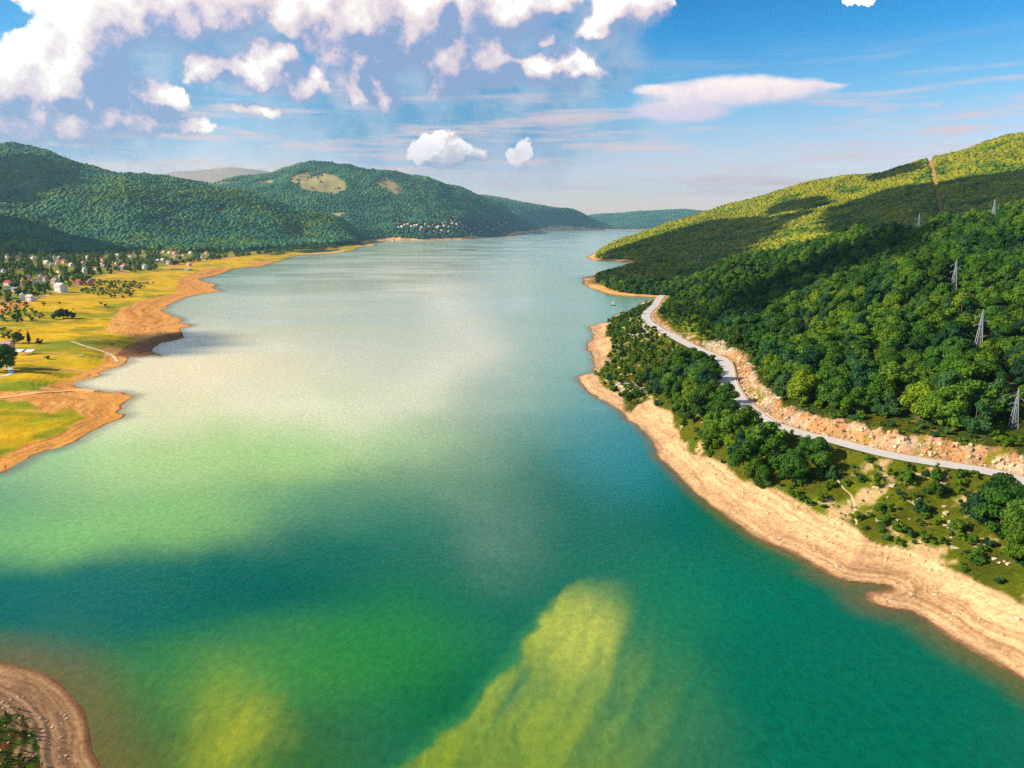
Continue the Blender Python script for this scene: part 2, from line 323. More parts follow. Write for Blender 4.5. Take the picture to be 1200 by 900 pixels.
# L2 with the bald crown, L3, L4 and the far mountain
for (px, py, y, t) in [(215,214,6400,0),(245,215,6400,10),(275,209,6300,10),(315,205.5,6200,10),(330,200,6100,10),(355,195,6050,10),(375,194.5,6000,10),(412,196,6100,10),(437,201,6200,10),(462,205,6300,10),(487,210,6500,10),(500,212,6600,10),(533,222,7000,10),(557,228,7400,10),(573,235,7800,10),(593,242,8200,10),(607,250,8500,10),(622,262,8800,10),
    (375,225,5300,10),(330,225,5300,10),(420,235,5200,10),(420,262,4700,10),(470,240,5300,10),(470,265,4700,10),(520,245,5600,10),(520,268,4800,10),(560,255,6200,10),(560,270,5200,10),(590,262,6500,10),
    (563,231,10500,10),(600,235,11000,10),(620,238,11300,10),(637,241,11500,10),(663,245,12000,10),(678,251,12500,8),(700,253,14500,8),(717,253,14600,8),(750,249,14800,8),(783,247,15000,8),(803,246,15000,8),(820,248,15000,8),(640,262,12500,0),(700,264,13200,0),(780,263,13200,0),(870,248,15000,0),(1000,240,15000,0)]: cy(px, py, y, t)
for (px, y, z) in [(375,7500,300),(450,8000,250),(550,9300,200),(300,7800,350)]: cuy(px, y, z)
for (px, py, y) in [(180,206,12500),(205,201,12500),(240,199.5,12500),(262,196.5,12500),(290,198,12500),(318,202,12500),(330,206,12500),(120,208,12500),(380,215,12500)]: cy(px, py, y, 0)
for (px, y, z) in [(240,9500,480),(150,9500,480),(240,17000,500),(400,17000,200),(600,19000,0),(800,19000,0),(1100,19000,0),(0,17000,500),(-300,6000,500),(-300,12000,700),(-400,2500,150)]: cuy(px, y, z)
# bottom-left peninsula
for p in [(30,830,3.0),(0,830,3.5),(60,850,2.2),(20,880,3.2),(60,900,2.4),(-60,860,4),(90,880,.9),(60,815,.9)]: cz(*p)
CPa = np.array(CP)
def tu(x, y): return np.stack([x/y, .35*np.log(y)], -1)
TP = tu(CPa[:,0], CPa[:,1]); TQ = CPa[:,2]/CPa[:,1]
def kern(r2): return .5*r2*np.log(r2+1e-12)
n_ = len(TP)
K = kern(((TP[:,None]-TP[None])**2).sum(-1)) + np.eye(n_)*2e-5
A_ = np.zeros((n_+3, n_+3)); A_[:n_,:n_] = K; A_[:n_,n_] = 1; A_[:n_,n_+1:] = TP; A_[n_,:n_] = 1; A_[n_+1:,:n_] = TP.T
sol = np.linalg.solve(A_, np.concatenate([TQ, [0,0,0]]))
def tps(x, y):
    P = tu(x, y); out = np.empty(len(x)); W_ = sol[:n_].astype(np.float32); T32 = TP.astype(np.float32)
    for s in range(0, len(x), 20000):
        p = P[s:s+20000].astype(np.float32)
        r2 = (p[:,0:1]-T32[None,:,0])**2 + (p[:,1:2]-T32[None,:,1])**2
        out[s:s+20000] = (.5*r2*np.log(r2+1e-12)) @ W_
    return (out + sol[n_] + P @ sol[n_+1:])*y
ROADW = np.array([at_z(*p) for p in ROAD])
def catmull(P, k):
    out = []
    for i in range(len(P)-1):
        p0 = P[max(i-1,0)]; a = P[i]; b = P[i+1]; p3 = P[min(i+2, len(P)-1)]
        for j in range(k):
            t = j/k; out.append(.5*(2*a+(-p0+b)*t+(2*p0-5*a+4*b-p3)*t*t+(-p0+3*a-3*b+p3)*t**3))
    out.append(P[-1]); return np.array(out)
RW = catmull(ROADW, 5)
for _ in range(3): RW[1:-1] = (RW[:-2]+2*RW[1:-1]+RW[2:])/4
_yy = GYY; _t = np.zeros(len(GX)); _m = T_SD > -60
_t[_m] = tps(GX[_m], GYY[_m])/GYY[_m]; T_Q = _t
def tps_fast(x, y): return glook(T_Q, x, y)*y
def road_exact(x, y):
    best = np.full(len(x), 1e18); zz = np.zeros(len(x))
    m = (x > 40) & (y < 1300) & (y > 100)
    xm, ym = x[m], y[m]; b = np.full(len(xm), 1e18); zr = np.zeros(len(xm))
    for i in range(len(RW)-1):
        a = RW[i]; d = RW[i+1]-a; L2 = d[0]**2+d[1]**2+1e-9
        t = np.clip(((xm-a[0])*d[0]+(ym-a[1])*d[1])/L2, 0, 1)
        dd = (xm-a[0]-t*d[0])**2+(ym-a[1]-t*d[1])**2
        k = dd < b; b[k] = dd[k]; zr[k] = (a[2]+t*d[2])[k]
    best[m] = b; zz[m] = zr
    return np.minimum(np.sqrt(best), 9000.), zz
lap('tps'); T_RD, T_RZ = road_exact(GX, GYY); lap('road')
def road_near(x, y):
    rd, rz = glook(T_RD, x, y), glook(T_RZ, x, y)
    n = (rd < 30) & (y < 1250)
    if n.any():
        a, c = road_exact(x[n], y[n]); rd[n] = a; rz[n] = c
    return rd, rz
_rs = [p for p in RIGHT_SHORE if True]; _i0 = RIGHT_SHORE.index((757,353))
_bank = np.concatenate([RW[:, :2], toworld(RIGHT_SHORE[_i0:-1])[0:]])     # land between the road and the water
T_BK = inpoly(GX, GYY, _bank).astype(float)
T_CH = None
# painted zones, as outlines on the land (pixel outlines are thrown onto the ground before use)
CUTPOLY = [(860,432),(868,434),(872,446),(885,458),(900,474),(918,480),(937,487),(960,491),(982,489),(1020,487),(1075,496),(1100,508),(1150,520),(1200,538),(1300,570),(1300,600),(1200,566),(1125,546),(1050,534),(975,514),(925,502),(895,492),(880,478),(868,464),(860,450)]
def height(x, y, sd=None, full=False):
    x = np.asarray(x, float).ravel(); y = np.asarray(y, float).ravel()
    if sd is None: sd = shore_dist(x, y)
    z = np.full(len(x), 0.0)
    m = (sd > 0) & (y > 20)
    t = np.zeros(len(x)); t[m] = tps_fast(x[m], y[m])
    u = x/np.maximum(y, 1)
    far = sstep(y, 900, 2600)
    # relief: ridges and gullies that grow with the hill
    hill = sstep(t, 12, 90)
    left = (u < -.0)
    wl = np.where(left | (y > 3000), 520., 260.)
    n1 = fbm(x/wl, y/wl*1.0, 5, 3, .5)
    rid = 1-np.abs(fbm(x/wl*1.3+7, y/wl*.9, 4, 11))*2.2
    amp = np.where(left | (y > 3000), .0080, .0040)*np.minimum(y, 6500)*(1-.8*sstep(y, 9000, 11000))
    t = t + hill*sstep(t, 5, 120)*amp*(n1*.8 + (rid-.35)*.7)
    nearh = sstep(t, 3, 25)*(1-far)
    t = t + nearh*fbm(x/28, y/28, 4, 5)*1.5 + (1-far)*fbm(x/9, y/9, 3, 6)*.22
    t = np.clip(t, .25, 1200)
    rd, rz = road_near(x, y)
    rel = (1-far)*(fbm(x/28, y/28, 4, 5)*1.4 + fbm(x/9, y/9, 3, 6)*.25)
    bank = inpoly(x, y, _bank)
    sdp = np.maximum(sd, 0)
    zbk = rz*(sdp/(sdp+rd+.01))**.85 + rel*sstep(sdp, 6, 25)
    X0, Y0 = project(x, y, np.maximum(rz, 1))
    ch = np.interp(X0, [740,770,800,825,835,850,870,900,1100,1200,1300], [2,3,1.5,2,3.4,3.8,4,4.6,4.8,4.8,4.8])   # height of the cut
    zup = rz + ch*sstep(rd, 5.5, 13) + np.maximum(rd-13, 0)*.16 + rel*sstep(rd, 13, 25)
    ku = sstep(rd, 16, 62)
    nr = (rd < 62) & ~bank & (x > 20) & (y < 1150)
    t = np.where(bank & (x > 20), zbk, np.where(nr, zup*(1-ku)+t*ku, t))
    slope = np.where(u > .02, .14, .035)
    slope = np.where(y > 2600, .02, slope)
    zb = sd*slope
    W = 12 + .035*y
    k = sstep(sd, 0, W)
    zb = np.minimum(zb, t*.6+1.5)
    z = np.where(sd > 0, zb*(1-k) + t*k, np.maximum(sd*.12, -12.))
    # the broken rock face above the road: stepped, blocky
    X, Y = project(x, y, z)
    cut = ~bank & (rd < 15) & (y < 700) & (x > 40)
    blk = vnoise(x/2.6, y/2.6, 41) + .6*vnoise(x/1.1, y/1.1, 43)
    z = z + cut*(blk-.8)*2.1*sstep(rd, 5, 9)
    # the beach is stepped by old water levels
    step = (1-sstep(z, 5, 9))*(sd > 0)*(y < 900)
    z = z + step*(np.abs(((z*1.6+fbm(x/20,y/20,3,8)*.8) % 1)-.5)-.25)*.35
    kr = 1-sstep(rd, 4.6, 8.5)
    z = z*(1-kr) + (rz-.12)*kr
    return z
def hgt1(x, y): return float(height(np.array([x]), np.array([y]))[0])
def raycast(px, py, y0=110, y1=15500, n=420):
    """ground point seen at a pixel of the photograph"""
    px = np.atleast_1d(np.asarray(px, float)); py = np.atleast_1d(np.asarray(py, float))
    a, dy, dz = pix_dir(px, py); res = np.full((len(px), 3), np.nan)
    ys = np.geomspace(y0, y1, n)
    X = (a/dy)[:,None]*ys[None]; Y = np.broadcast_to(ys, X.shape); Z = H + (dz/dy)[:,None]*ys[None]
    G = height(X.ravel(), Y.ravel()).reshape(X.shape); G = np.maximum(G, 0)
    below = Z < G
    for i in range(len(px)):
        j = np.argmax(below[i])
        if not below[i].any(): continue
        if j == 0: res[i] = (X[i,0], Y[i,0], G[i,0]); continue
        d0 = Z[i,j-1]-G[i,j-1]; d1 = Z[i,j]-G[i,j]; t = d0/(d0-d1+1e-9)
        yy = ys[j-1]+(ys[j]-ys[j-1])*t; xx = a[i]/dy[i]*yy
        res[i] = (xx, yy, G[i,j-1]+(G[i,j]-G[i,j-1])*t)
    return res
# ------------------------------------------------------------------ object helpers
def link(o, parent=None):
    COL.objects.link(o)
    if parent is not None: o.parent = parent
    return o
def tag(o, label=None, cat=None, group=None, kind=None):
    if label: o['label'] = label
    if cat: o['category'] = cat
    if group: o['group'] = group
    if kind: o['kind'] = kind
    return o
def mesh_np(name, V, Fq, mats=(), smooth=True, attrs=None, mi=None):
    me = bpy.data.meshes.new(name); V = np.asarray(V, np.float32); Fq = np.asarray(Fq, np.int32)
    k = Fq.shape[1]
    me.vertices.add(len(V)); me.vertices.foreach_set('co', V.ravel())
    me.loops.add(Fq.size); me.loops.foreach_set('vertex_index', Fq.ravel())
    me.polygons.add(len(Fq)); me.polygons.foreach_set('loop_start', np.arange(0, Fq.size, k, dtype=np.int32))
    me.polygons.foreach_set('loop_total', np.full(len(Fq), k, np.int32))
    if smooth: me.polygons.foreach_set('use_smooth', np.ones(len(Fq), bool))
    for m in mats: me.materials.append(m)
    if mi is not None: me.polygons.foreach_set('material_index', np.asarray(mi, np.int32))
    for an, (typ, data) in (attrs or {}).items():
        at = me.attributes.new(an, typ, 'POINT')
        at.data.foreach_set('color' if 'COLOR' in typ else ('vector' if 'VECTOR' in typ else 'value'), np.asarray(data, np.float32 if typ != 'INT' else np.int32).ravel())
    me.update(calc_edges=True); me.validate()
    return me
class MB:
    def __init__(s): s.v = []; s.f = []
    def quad(s, a, b, c, d):
        i = len(s.v); s.v += [tuple(a), tuple(b), tuple(c), tuple(d)]; s.f.append((i, i+1, i+2, i+3))
    def tri(s, a, b, c):
        i = len(s.v); s.v += [tuple(a), tuple(b), tuple(c)]; s.f.append((i, i+1, i+2))
    def box(s, x0, x1, y0, y1, z0, z1):
        i = len(s.v); s.v += [(x, y, z) for z in (z0, z1) for x, y in ((x0,y0),(x1,y0),(x1,y1),(x0,y1))]
        s.f += [(i,i+3,i+2,i+1),(i+4,i+5,i+6,i+7),(i,i+1,i+5,i+4),(i+1,i+2,i+6,i+5),(i+2,i+3,i+7,i+6),(i+3,i,i+4,i+7)]
    def bar(s, a, b, r, r2=None, n=4):
        a = Vector(a); b = Vector(b); r2 = r if r2 is None else r2
        q = (b-a).to_track_quat('Z', 'Y'); i = len(s.v)
        for (c, rr) in ((a, r), (b, r2)):
            for k in range(n):
                t = 2*math.pi*(k+.5)/n; s.v.append(tuple(c + q @ Vector((rr*math.cos(t), rr*math.sin(t), 0))))
        for k in range(n): s.f.append((i+k, i+(k+1) % n, i+n+(k+1) % n, i+n+k))
        s.f.append(tuple(i+n+k for k in range(n))); s.f.append(tuple(i+n-1-k for k in range(n)))
    def mesh(s, name, *mats):
        me = bpy.data.meshes.new(name); me.from_pydata(s.v, [], s.f)
        for m in mats: me.materials.append(m)
        me.update(); return me
    def obj(s, name, mat, parent=None): return link(bpy.data.objects.new(name, s.mesh(name, mat)), parent)
def mat_new(name):
    m = bpy.data.materials.new(name); m.use_nodes = True; t = NT(m.node_tree)
    return m, t, t.n['Principled BSDF']
def plain(name, col, rough=.8, var=.12, scale=1.5, metal=0):
    m, t, b = mat_new(name); g = t.new('ShaderNodeNewGeometry')
    n = t.noise(g.outputs['Position'], scale, 4, .6)
    c = t.mix(n, tuple(x*(1-var) for x in col), tuple(min(x*(1+var), 1) for x in col))
    t.put(b.inputs['Base Color'], c); b.inputs['Roughness'].default_value = rough; b.inputs['Metallic'].default_value = metal
    b.inputs['Specular IOR Level'].default_value = .25
    return m
# ------------------------------------------------------------------ terrain mesh
us = np.concatenate([np.linspace(-1.7, -.87, 60)[:-1], np.linspace(-.87, .87, 760), np.linspace(.87, 1.7, 60)[1:]])
vs = np.concatenate([np.linspace(math.log(95), math.log(1300), 600)[:-1], np.linspace(math.log(1300), math.log(19500), 290)])
UU, VV = np.meshgrid(us, vs); gy = np.exp(VV); gx = UU*gy
nu, nv = len(us), len(vs)
fx, fy = gx.ravel(), gy.ravel()
SD = shore_dist(fx, fy)
Q = np.arange(nu*nv).reshape(nv, nu)
quads = np.stack([Q[:-1,:-1], Q[:-1,1:], Q[1:,1:], Q[1:,:-1]], -1).reshape(-1, 4)
quads = quads[(SD[quads] > -(5+.008*fy[quads])).any(1)]
used = np.unique(quads); remap = np.full(len(fx), -1); remap[used] = np.arange(len(used)); quads = remap[quads]
fx = fx[used]; fy = fy[used]; SD = SD[used]; fx = np.clip(fx, -21000, 21000)
lap('sd'); keep = SD > -(8+.01*fy)
GZ = np.full(len(fx), -12.0); GZ[keep] = height(fx[keep], fy[keep], SD[keep])
PX, PY = project(fx, fy, GZ); lap('height')
GRASS_L = [(-400,380),(0,366),(42,352),(60,342),(90,334),(120,322),(170,320),(214,312),(218,306),(250,304),(300,299),(360,294),(400,289),(437,285),(440,283),(470,284),(440,290),(410,291),(370,296),(335,301),(300,309),(262,315),(240,314),(210,326),(208,338),(180,348),(140,362),(128,372),(130,388),(160,399),(166,408),(120,410),(128,424),(100,436),(70,446),(40,458),(0,462),(-400,500)]
GRASS_L2 = [(-200,469),(0,469),(40,474),(58,484),(84,480),(100,490),(80,505),(40,520),(0,537),(-200,600)]
VEG_R = [(712,376),(710,390),(717,407),(708,427),(698,437),(710,456),(730,470),(740,482),(750,476),(764,470),(785,486),(800,510),(825,535),(857,550),(875,562),(900,575),(917,582),(965,605),(1000,622),(1020,640),(1055,637),(1085,645),(1095,655),(1125,667),(1150,683),(1175,699),(1200,712),(1300,760),(1300,60),(1000,60),(800,300),(772,352)]
FIELD_SPIT = [(742,335),(770,333),(795,335),(792,345),(775,347),(750,343)]
BALD = [[(345,205),(362,200),(365,207),(358,214),(345,217),(338,213)],[(350,216),(362,208),(380,202),(394,206),(405,215),(405,224),(392,229),(368,226),(348,221)],[(438,213),(450,207),(466,215),(478,227),(464,229),(446,221)],[(485,216),(493,220),(488,223),(482,219)],[(245,214),(275,212),(290,214),(262,217),(240,218)],[(300,212),(322,210),(320,216),(296,216)],[(248,246),(264,243),(266,249),(252,251)],[(384,250),(398,248),(408,252),(395,255)]]
CLEAR = [[(1084,180),(1093,180),(1098,205),(1105,235),(1112,262),(1099,262),(1093,225)],[(1079,271),(1086,271),(1094,288),(1102,300),(1120,335),(1155,392),(1185,440),(1200,470),(1178,470),(1150,420),(1140,392),(1108,330),(1090,298)]]
OUTC = [(730,384),(737,372),(748,371),(756,377),(760,388),(750,395),(742,394),(733,388)]
def near_mask(poly, X, Y, y, y0, y1, jit=0, soft=False):
    """inside an outline, its edge broken up by noise on the ground; soft gives a 0..1 weight"""
    q = np.array(poly, float); pad = jit*1.5+6; m = (y > y0) & (y < y1) & (X > q[:,0].min()-pad) & (X < q[:,0].max()+pad) & (Y > q[:,1].min()-pad) & (Y < q[:,1].max()+pad)
    k = np.flatnonzero(m); Xs = X[k]; Ys = Y[k]; ins = inpoly(Xs, Ys, poly); best = np.full(len(k), 1e9)
    for a_, b_ in zip(q, np.roll(q, -1, 0)):
        d = b_-a_; t_ = np.clip(((Xs-a_[0])*d[0]+(Ys-a_[1])*d[1])/(d@d+1e-9), 0, 1)
        np.minimum(best, (Xs-a_[0]-t_*d[0])**2+(Ys-a_[1]-t_*d[1])**2, out=best)
    sg = np.sqrt(best)*np.where(ins, 1, -1); yw = np.asarray(y)[k]; xw = (Xs-600)/F*yw
    L_ = 6+yw*.02; sg = sg + jit*1.6*fbm(xw/L_, yw/L_, 4, 77)
    out = np.zeros(len(X)); out[k] = sstep(sg, -1.6, 1.6)
    return out if soft else out > .5
c_sandR = np.array(srgb(214,172,126)); c_sandR2 = np.array(srgb(186,146,104)); c_sandL = np.array(srgb(222,154,72)); c_sandL2 = np.array(srgb(238,176,96))
c_grassY = np.array(srgb(218,172,0)); c_grassG = np.array(srgb(120,134,0)); c_under = np.array(srgb(84,86,14)); c_floor = np.array(srgb(44,62,20)); c_cut = np.array(srgb(184,134,88)); c_bald = np.array(srgb(176,156,96)); c_rock = np.array(srgb(196,180,156)); c_mount = np.array(srgb(170,150,128)); c_pen = np.array(srgb(178,136,96))
N = len(fx); colr = np.tile(c_floor, (N,1)).astype(float)
def paint(mask, c, f=1.0):
    mask = np.asarray(mask, float); k = np.flatnonzero(mask)
    if not len(k): return
    ff = np.broadcast_to(np.asarray(f, float), mask.shape)[k][:,None]*mask[k][:,None]
    colr[k] = colr[k]*(1-ff) + np.asarray(c)*ff
nA = fbm(fx/14, fy/14, 4, 21); nB = fbm(fx/60, fy/60, 4, 22); nC = fbm(fx/4, fy/4, 3, 23)
rightn = (fx > 20) & (fy < 1150)
strand = fbm(SD/2.2, fx*.01+fy*.01, 3, 24)
paint(rightn, c_sandR); paint(rightn, c_sandR2, np.clip(strand*1.2+.25, 0, 1)*.8)
veg = near_mask(VEG_R, PX, PY, fy, 90, 1150, 8, True)*rightn*sstep(SD, 1, 4)
paint(veg, c_under); paint(veg, c_grassG, sstep(nA, -.1, .5)*.45); paint(veg, np.array(srgb(60,70,14)), sstep(-nB*.6-nC*.6, .0, .4)*.6); paint(veg, c_sandR, sstep(nC*.6+nA*.6, .25, .5)*.75)
forestA = rightn & (PY < np.interp(PX, [p[0] for p in [(860,415)]+CUT], [p[1] for p in [(860,415)]+CUT]) - 6) & (PX > 850)
paint(forestA, c_floor, .7)
slopeG = inpoly(PX, PY, [(770,358),(800,352),(835,350),(840,380),(825,398),(800,385),(780,372)]) & (fy < 1000) & (fx > 20)
paint(slopeG, np.array(srgb(120,132,24)))
_rdg, _ = road_near(fx, fy); cutm = ((fx > 20) & (fy < 1000) & ~inpoly(fx, fy, _bank))*sstep(_rdg, 3, 4.5)*(1-sstep(_rdg + nA*6 + nC*3, 0, 1.5) if False else 1-sstep(_rdg + nA*6 + nC*3, 7.2+4.5*sstep(PX, 842, 862), 9+4.5*sstep(PX, 842, 862))) 
paint(cutm, c_cut); paint(cutm, c_rock, sstep(nC, -.1, .35)*.75); paint(cutm, np.array(srgb(120,84,48)), sstep(nA+nC*.7, .1, .5)*.6); paint(cutm, c_grassG*.8, sstep(-nA-nC*.4, .25, .5)*.8)
for poly, cc in (([(820,407),(836,400),(850,398),(850,412),(838,414),(825,411)], c_rock*.9), (OUTC, c_rock), ([(757,366),(765,360),(775,375),(795,390),(788,392),(772,384),(760,376)], c_cut), ([(720,448),(730,446),(757,452),(757,458),(735,460),(722,455)], c_rock)):
    paint(near_mask(poly, PX, PY, fy, 90, 1000, 2, True), cc, .45+.4*sstep(nC, -.3, .3))
# left
leftn = (fx < -20) & (fy > 280) & (fy < 6000) | (fy > 2600) & (fx < 900)
sandL = leftn & (SD < 12+fy*.012)
lf = (fx < 0) & (fy < 2600) & (fy > 200) & (PY > 300)
paint(lf, c_sandL); paint(lf, np.array(srgb(170,96,40)), sstep(fbm(SD/5, (fx+fy)*.006, 4, 33), .15, .5)*.55); paint(lf, c_sandL2, sstep(fbm(SD/9, (fx+fy)*.004, 4, 26), .0, .5)*.8)
paint(sandL & ~lf, c_sandL2*.95)
gl_ = np.maximum(near_mask(GRASS_L, PX, PY, fy, 300, 5000, 5, True), near_mask(GRASS_L2, PX, PY, fy, 200, 2000, 6, True))
paint(gl_, c_grassY); paint(gl_, c_grassG, sstep(nB+.5*nA, -.1, .4)*.75); paint(gl_, np.array(srgb(84,100,10)), sstep(fbm(fx/40, fy/16, 4, 29), .15, .45)*.55); paint(gl_, c_sandL2*.9, sstep(fbm(fx/25, fy/8, 4, 27), .28, .5)*.7)
lowg = gl_*(PY > 400); paint(lowg, np.array(srgb(120,140,10)), sstep(nB, -.3, .4)*.7)
vill = (fx < 0) & (fy > 900) & (PX < 470) & (PY < np.interp(PX, [-400,0,42,60,120,170,214,300,437], [380,366,352,342,322,318,306,299,285])) & (PY > 292)
paint(vill, np.array(srgb(134,138,30))); paint(vill, np.array(srgb(206,160,60)), sstep(nB, .1, .5)*.6)
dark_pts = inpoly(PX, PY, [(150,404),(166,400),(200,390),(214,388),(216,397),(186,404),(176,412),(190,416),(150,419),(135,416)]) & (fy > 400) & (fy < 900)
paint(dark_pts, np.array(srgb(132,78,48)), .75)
for b in BALD: paint(near_mask(b, PX, PY, fy, 2500, 9000, 3, True), c_bald, .9+0*nC)
paint((fy > 9800) & (PX < 450), c_mount)
farb = (fy > 6500) & (SD > 0) & (SD < 70+.004*fy); paint(farb, c_sandL2)
b2 = (fx > 100) & (fy > 1000) & (fy < 2600) & (SD < 35); paint(b2, c_sandL2)
fs = near_mask(FIELD_SPIT, PX, PY, fy, 900, 1400, 2); paint(fs, c_grassY)
for cpoly in CLEAR[:1]: paint(near_mask(cpoly, PX, PY, fy, 900, 3000), np.array(srgb(190,150,70)), .8+0*nC)
paint(near_mask(CLEAR[1], PX, PY, fy, 150, 900), np.array(srgb(120,104,60)), .7+0*nC)
pen = (fx < 0) & (fy < 175) & (PY > 600); paint(pen, c_pen); paint(pen, c_pen*.62, sstep(fbm(SD/1.3, fx*.02, 3, 28), .0, .5)*.7)
pg = pen & inpoly(PX+nC*5, PY+nC*4, [(5,835),(25,832),(38,845),(45,870),(50,900),(45,950),(-80,950),(-80,860)]); paint(pg, np.array(srgb(70,92,14)), sstep(nC, -.35, .1)); paint(pg, np.array(srgb(120,74,30)), sstep(nC, .3, .5))
wet = sstep(SD, -1.2, -.6)*(1-sstep(SD, .5, np.where(fy < 1000, 1.5, .004*fy))); paint(wet, np.array(srgb(96,62,34)), .75)
paint(SD < 0, np.array(srgb(104,84,50)))
SANDM = np.clip(rightn*(1-veg) + pen + lf*(1-gl_), 0, 1)*(1-cutm)
lap('paint'); mt, t, b = mat_new('ground_soil_grass')
g = t.new('ShaderNodeNewGeometry'); P = g.outputs['Position']
f1 = t.noise(P, .9, 6, .65); f2 = t.noise(P, .08, 5, .6)
base = t.attr('Col', 'Color')
c = t.mix(1., base, t.ramp(f1, [(.25, .55), (.5, 1.), (.75, 1.35)]), 'MULTIPLY')
c = t.mix(1., c, t.ramp(f2, [(.3, .78), (.7, 1.18)]), 'MULTIPLY')
sdn = t.attr('sd'); cb = t.new('ShaderNodeCombineXYZ'); wob = t.math('MULTIPLY', t.noise(P, .05, 3, .5), 7.)
t.put(cb.inputs[0], t.math('ADD', sdn, wob))
t.put(cb.inputs[1], t.math('MULTIPLY', t.vmath('LENGTH', P), .03))
s1 = t.noise(cb.outputs[0], .55, 5, .7); s2 = t.noise(cb.outputs[0], 2.2, 4, .7)
sm = t.attr('sand'); ds = t.math('MULTIPLY', t.smooth(t.noise(P, .5, 6, .75), .50, .66), t.smooth(s2, .42, .56))
c = t.mix(sm, c, t.mix(1., c, t.ramp(s1, [(.34, (.60,.52,.46)), (.47, (.92,.89,.87)), (.58, (1.14,1.11,1.08))]), 'MULTIPLY'))
c = t.mix(t.math('MULTIPLY', t.math('MULTIPLY', ds, sm), .6), c, srgb(104,82,52))
t.put(b.inputs['Base Color'], c); b.inputs['Roughness'].default_value = .95; b.inputs['Specular IOR Level'].default_value = .1
bp = t.new('ShaderNodeBump'); bp.inputs['Strength'].default_value = .7; bp.inputs['Distance'].default_value = .14; t.put(bp.inputs['Height'], t.noise(P, .7, 7, .7)); t.put(b.inputs['Normal'], bp.outputs[0])
ground = link(bpy.data.objects.new('ground', mesh_np('ground', np.stack([fx, fy, GZ], 1), quads, [mt], True,
    {'Col': ('FLOAT_COLOR', np.concatenate([colr, np.ones((len(used),1))], 1)), 'sd': ('FLOAT', np.clip(SD, -50, 400)), 'sand': ('FLOAT', SANDM)})))
tag(ground, kind='structure')
print('terrain quads', len(quads)); lap('ground')
# bed below the lake and beyond the modelled land
m = MB(); R_ = 20900; m.quad((-R_,-R_,-14), (R_,-R_,-14), (R_,R_,-14), (-R_,R_,-14))
bed = m.obj('lake_bed', plain('lake_bed_mud', srgb(80,76,48), .9)); tag(bed, kind='structure')
# ------------------------------------------------------------------ water
wu = np.concatenate([[-400,-60,-12,-5,-2.4], np.linspace(-1.4, -.84, 30)[:-1], np.linspace(-.84, .84, 520), np.linspace(.84, 1.4, 30)[1:], [2.4,5,12,60,400]]); wv = np.concatenate([[math.log(.5), math.log(8), math.log(30)], np.linspace(math.log(85), math.log(3500), 470), np.linspace(math.log(3700), math.log(20500), 50)])
U2, V2 = np.meshgrid(wu, wv); wy = np.exp(V2).ravel(); wx = np.clip((U2*np.exp(V2)).ravel(), -20800, 20800)
WPX, WPY = project(wx, wy, 0*wx); WPX = np.nan_to_num(WPX, nan=-9999); WPY = np.nan_to_num(WPY, nan=9999)
wsd = np.where(wy > 61, shore_dist(wx, np.maximum(wy,61)), -60.)
wj = fbm(WPX/70, WPY/45, 4, 51)*26; wk = fbm(WPX/70+8, WPY/45, 4, 52)*16
def blob(px, py, rx, ry, ang=0, e0=1.3, e1=.1):
    dx = WPX+wj-px; dy = WPY+wk-py; ca, sa_ = math.cos(ang), math.sin(ang)
    d = np.sqrt(((dx*ca+dy*sa_)/rx)**2 + ((-dx*sa_+dy*ca)/ry)**2)
    return sstep(-d, -e0, -e1)
wc = np.tile(np.array(srgb(0,98,70)), (len(wx), 1))
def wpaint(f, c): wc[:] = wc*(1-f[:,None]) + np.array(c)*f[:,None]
def band(pts, wid, soft=1.0):
    P_ = np.array(pts, float); best = np.full(len(WPX), 1e9); X_ = WPX+wj*.7; Y_ = WPY+wk*.7
    for a_, b_ in zip(P_[:-1], P_[1:]):
        d = b_-a_; t_ = np.clip(((X_-a_[0])*d[0]+(Y_-a_[1])*d[1])/(d@d+1e-9), 0, 1); w_ = 1.0
        np.minimum(best, (X_-a_[0]-t_*d[0])**2+((Y_-a_[1]-t_*d[1])*1.3)**2, out=best)
    return np.exp(-best/(2*wid*wid))
wpaint(sstep(-WPY, -600, -330)*.9, srgb(126,170,140)); wpaint(sstep(-WPY, -330, -275)*.8, srgb(170,196,178))  # pale sky reflection, growing with distance, painted into the water colour
wpaint(blob(735,510,90,90)*.85, srgb(0,120,124)); wpaint(blob(660,450,90,90)*.4, srgb(70,150,140))
wpaint(blob(470,400,170,120,0,1.6,0)*.8, srgb(204,204,168)); wpaint(blob(450,330,190,44)*.6, srgb(212,212,188))  # cream reflection of the clouds painted into the mid-lake colour
wpaint(blob(170,530,330,90, 0, 1.6, 0)*.9, srgb(168,202,106)); wpaint(blob(110,620,280,46, -.14)*.8, srgb(128,184,84)); wpaint(blob(360,500,180,60)*.55, srgb(164,208,108))
wpaint(blob(200,430,210,70,0,1.6,0)*.95, srgb(248,226,172)); wpaint(blob(300,350,110,26)*.5, srgb(216,214,180))  # cream sheen off the left shore, painted in as colour
wpaint(band([(300,470),(420,490),(500,450),(560,410),(530,360),(480,320)], 26)*.6, srgb(226,218,180)); wpaint(band([(440,500),(500,540),(560,580),(585,640)], 40)*(.10+.08*fbm(WPX/60, WPY/30, 4, 61)), srgb(196,206,176))  # winding band of sun glitter painted as pale colour
wpaint(blob(420,600,160,50,.1)*.5, srgb(0,112,84)); wpaint(blob(90,715,190,45)*.85, srgb(0,94,78)); wpaint(blob(330,690,170,44)*.8, srgb(0,88,66))  # dark teal cloud shadow on the lake, painted as colour
wpaint(sstep(WPY+wk*2, 690, 900)*sstep(-WPX-wj*1.5, -560, -330)*.85, srgb(52,100,34))
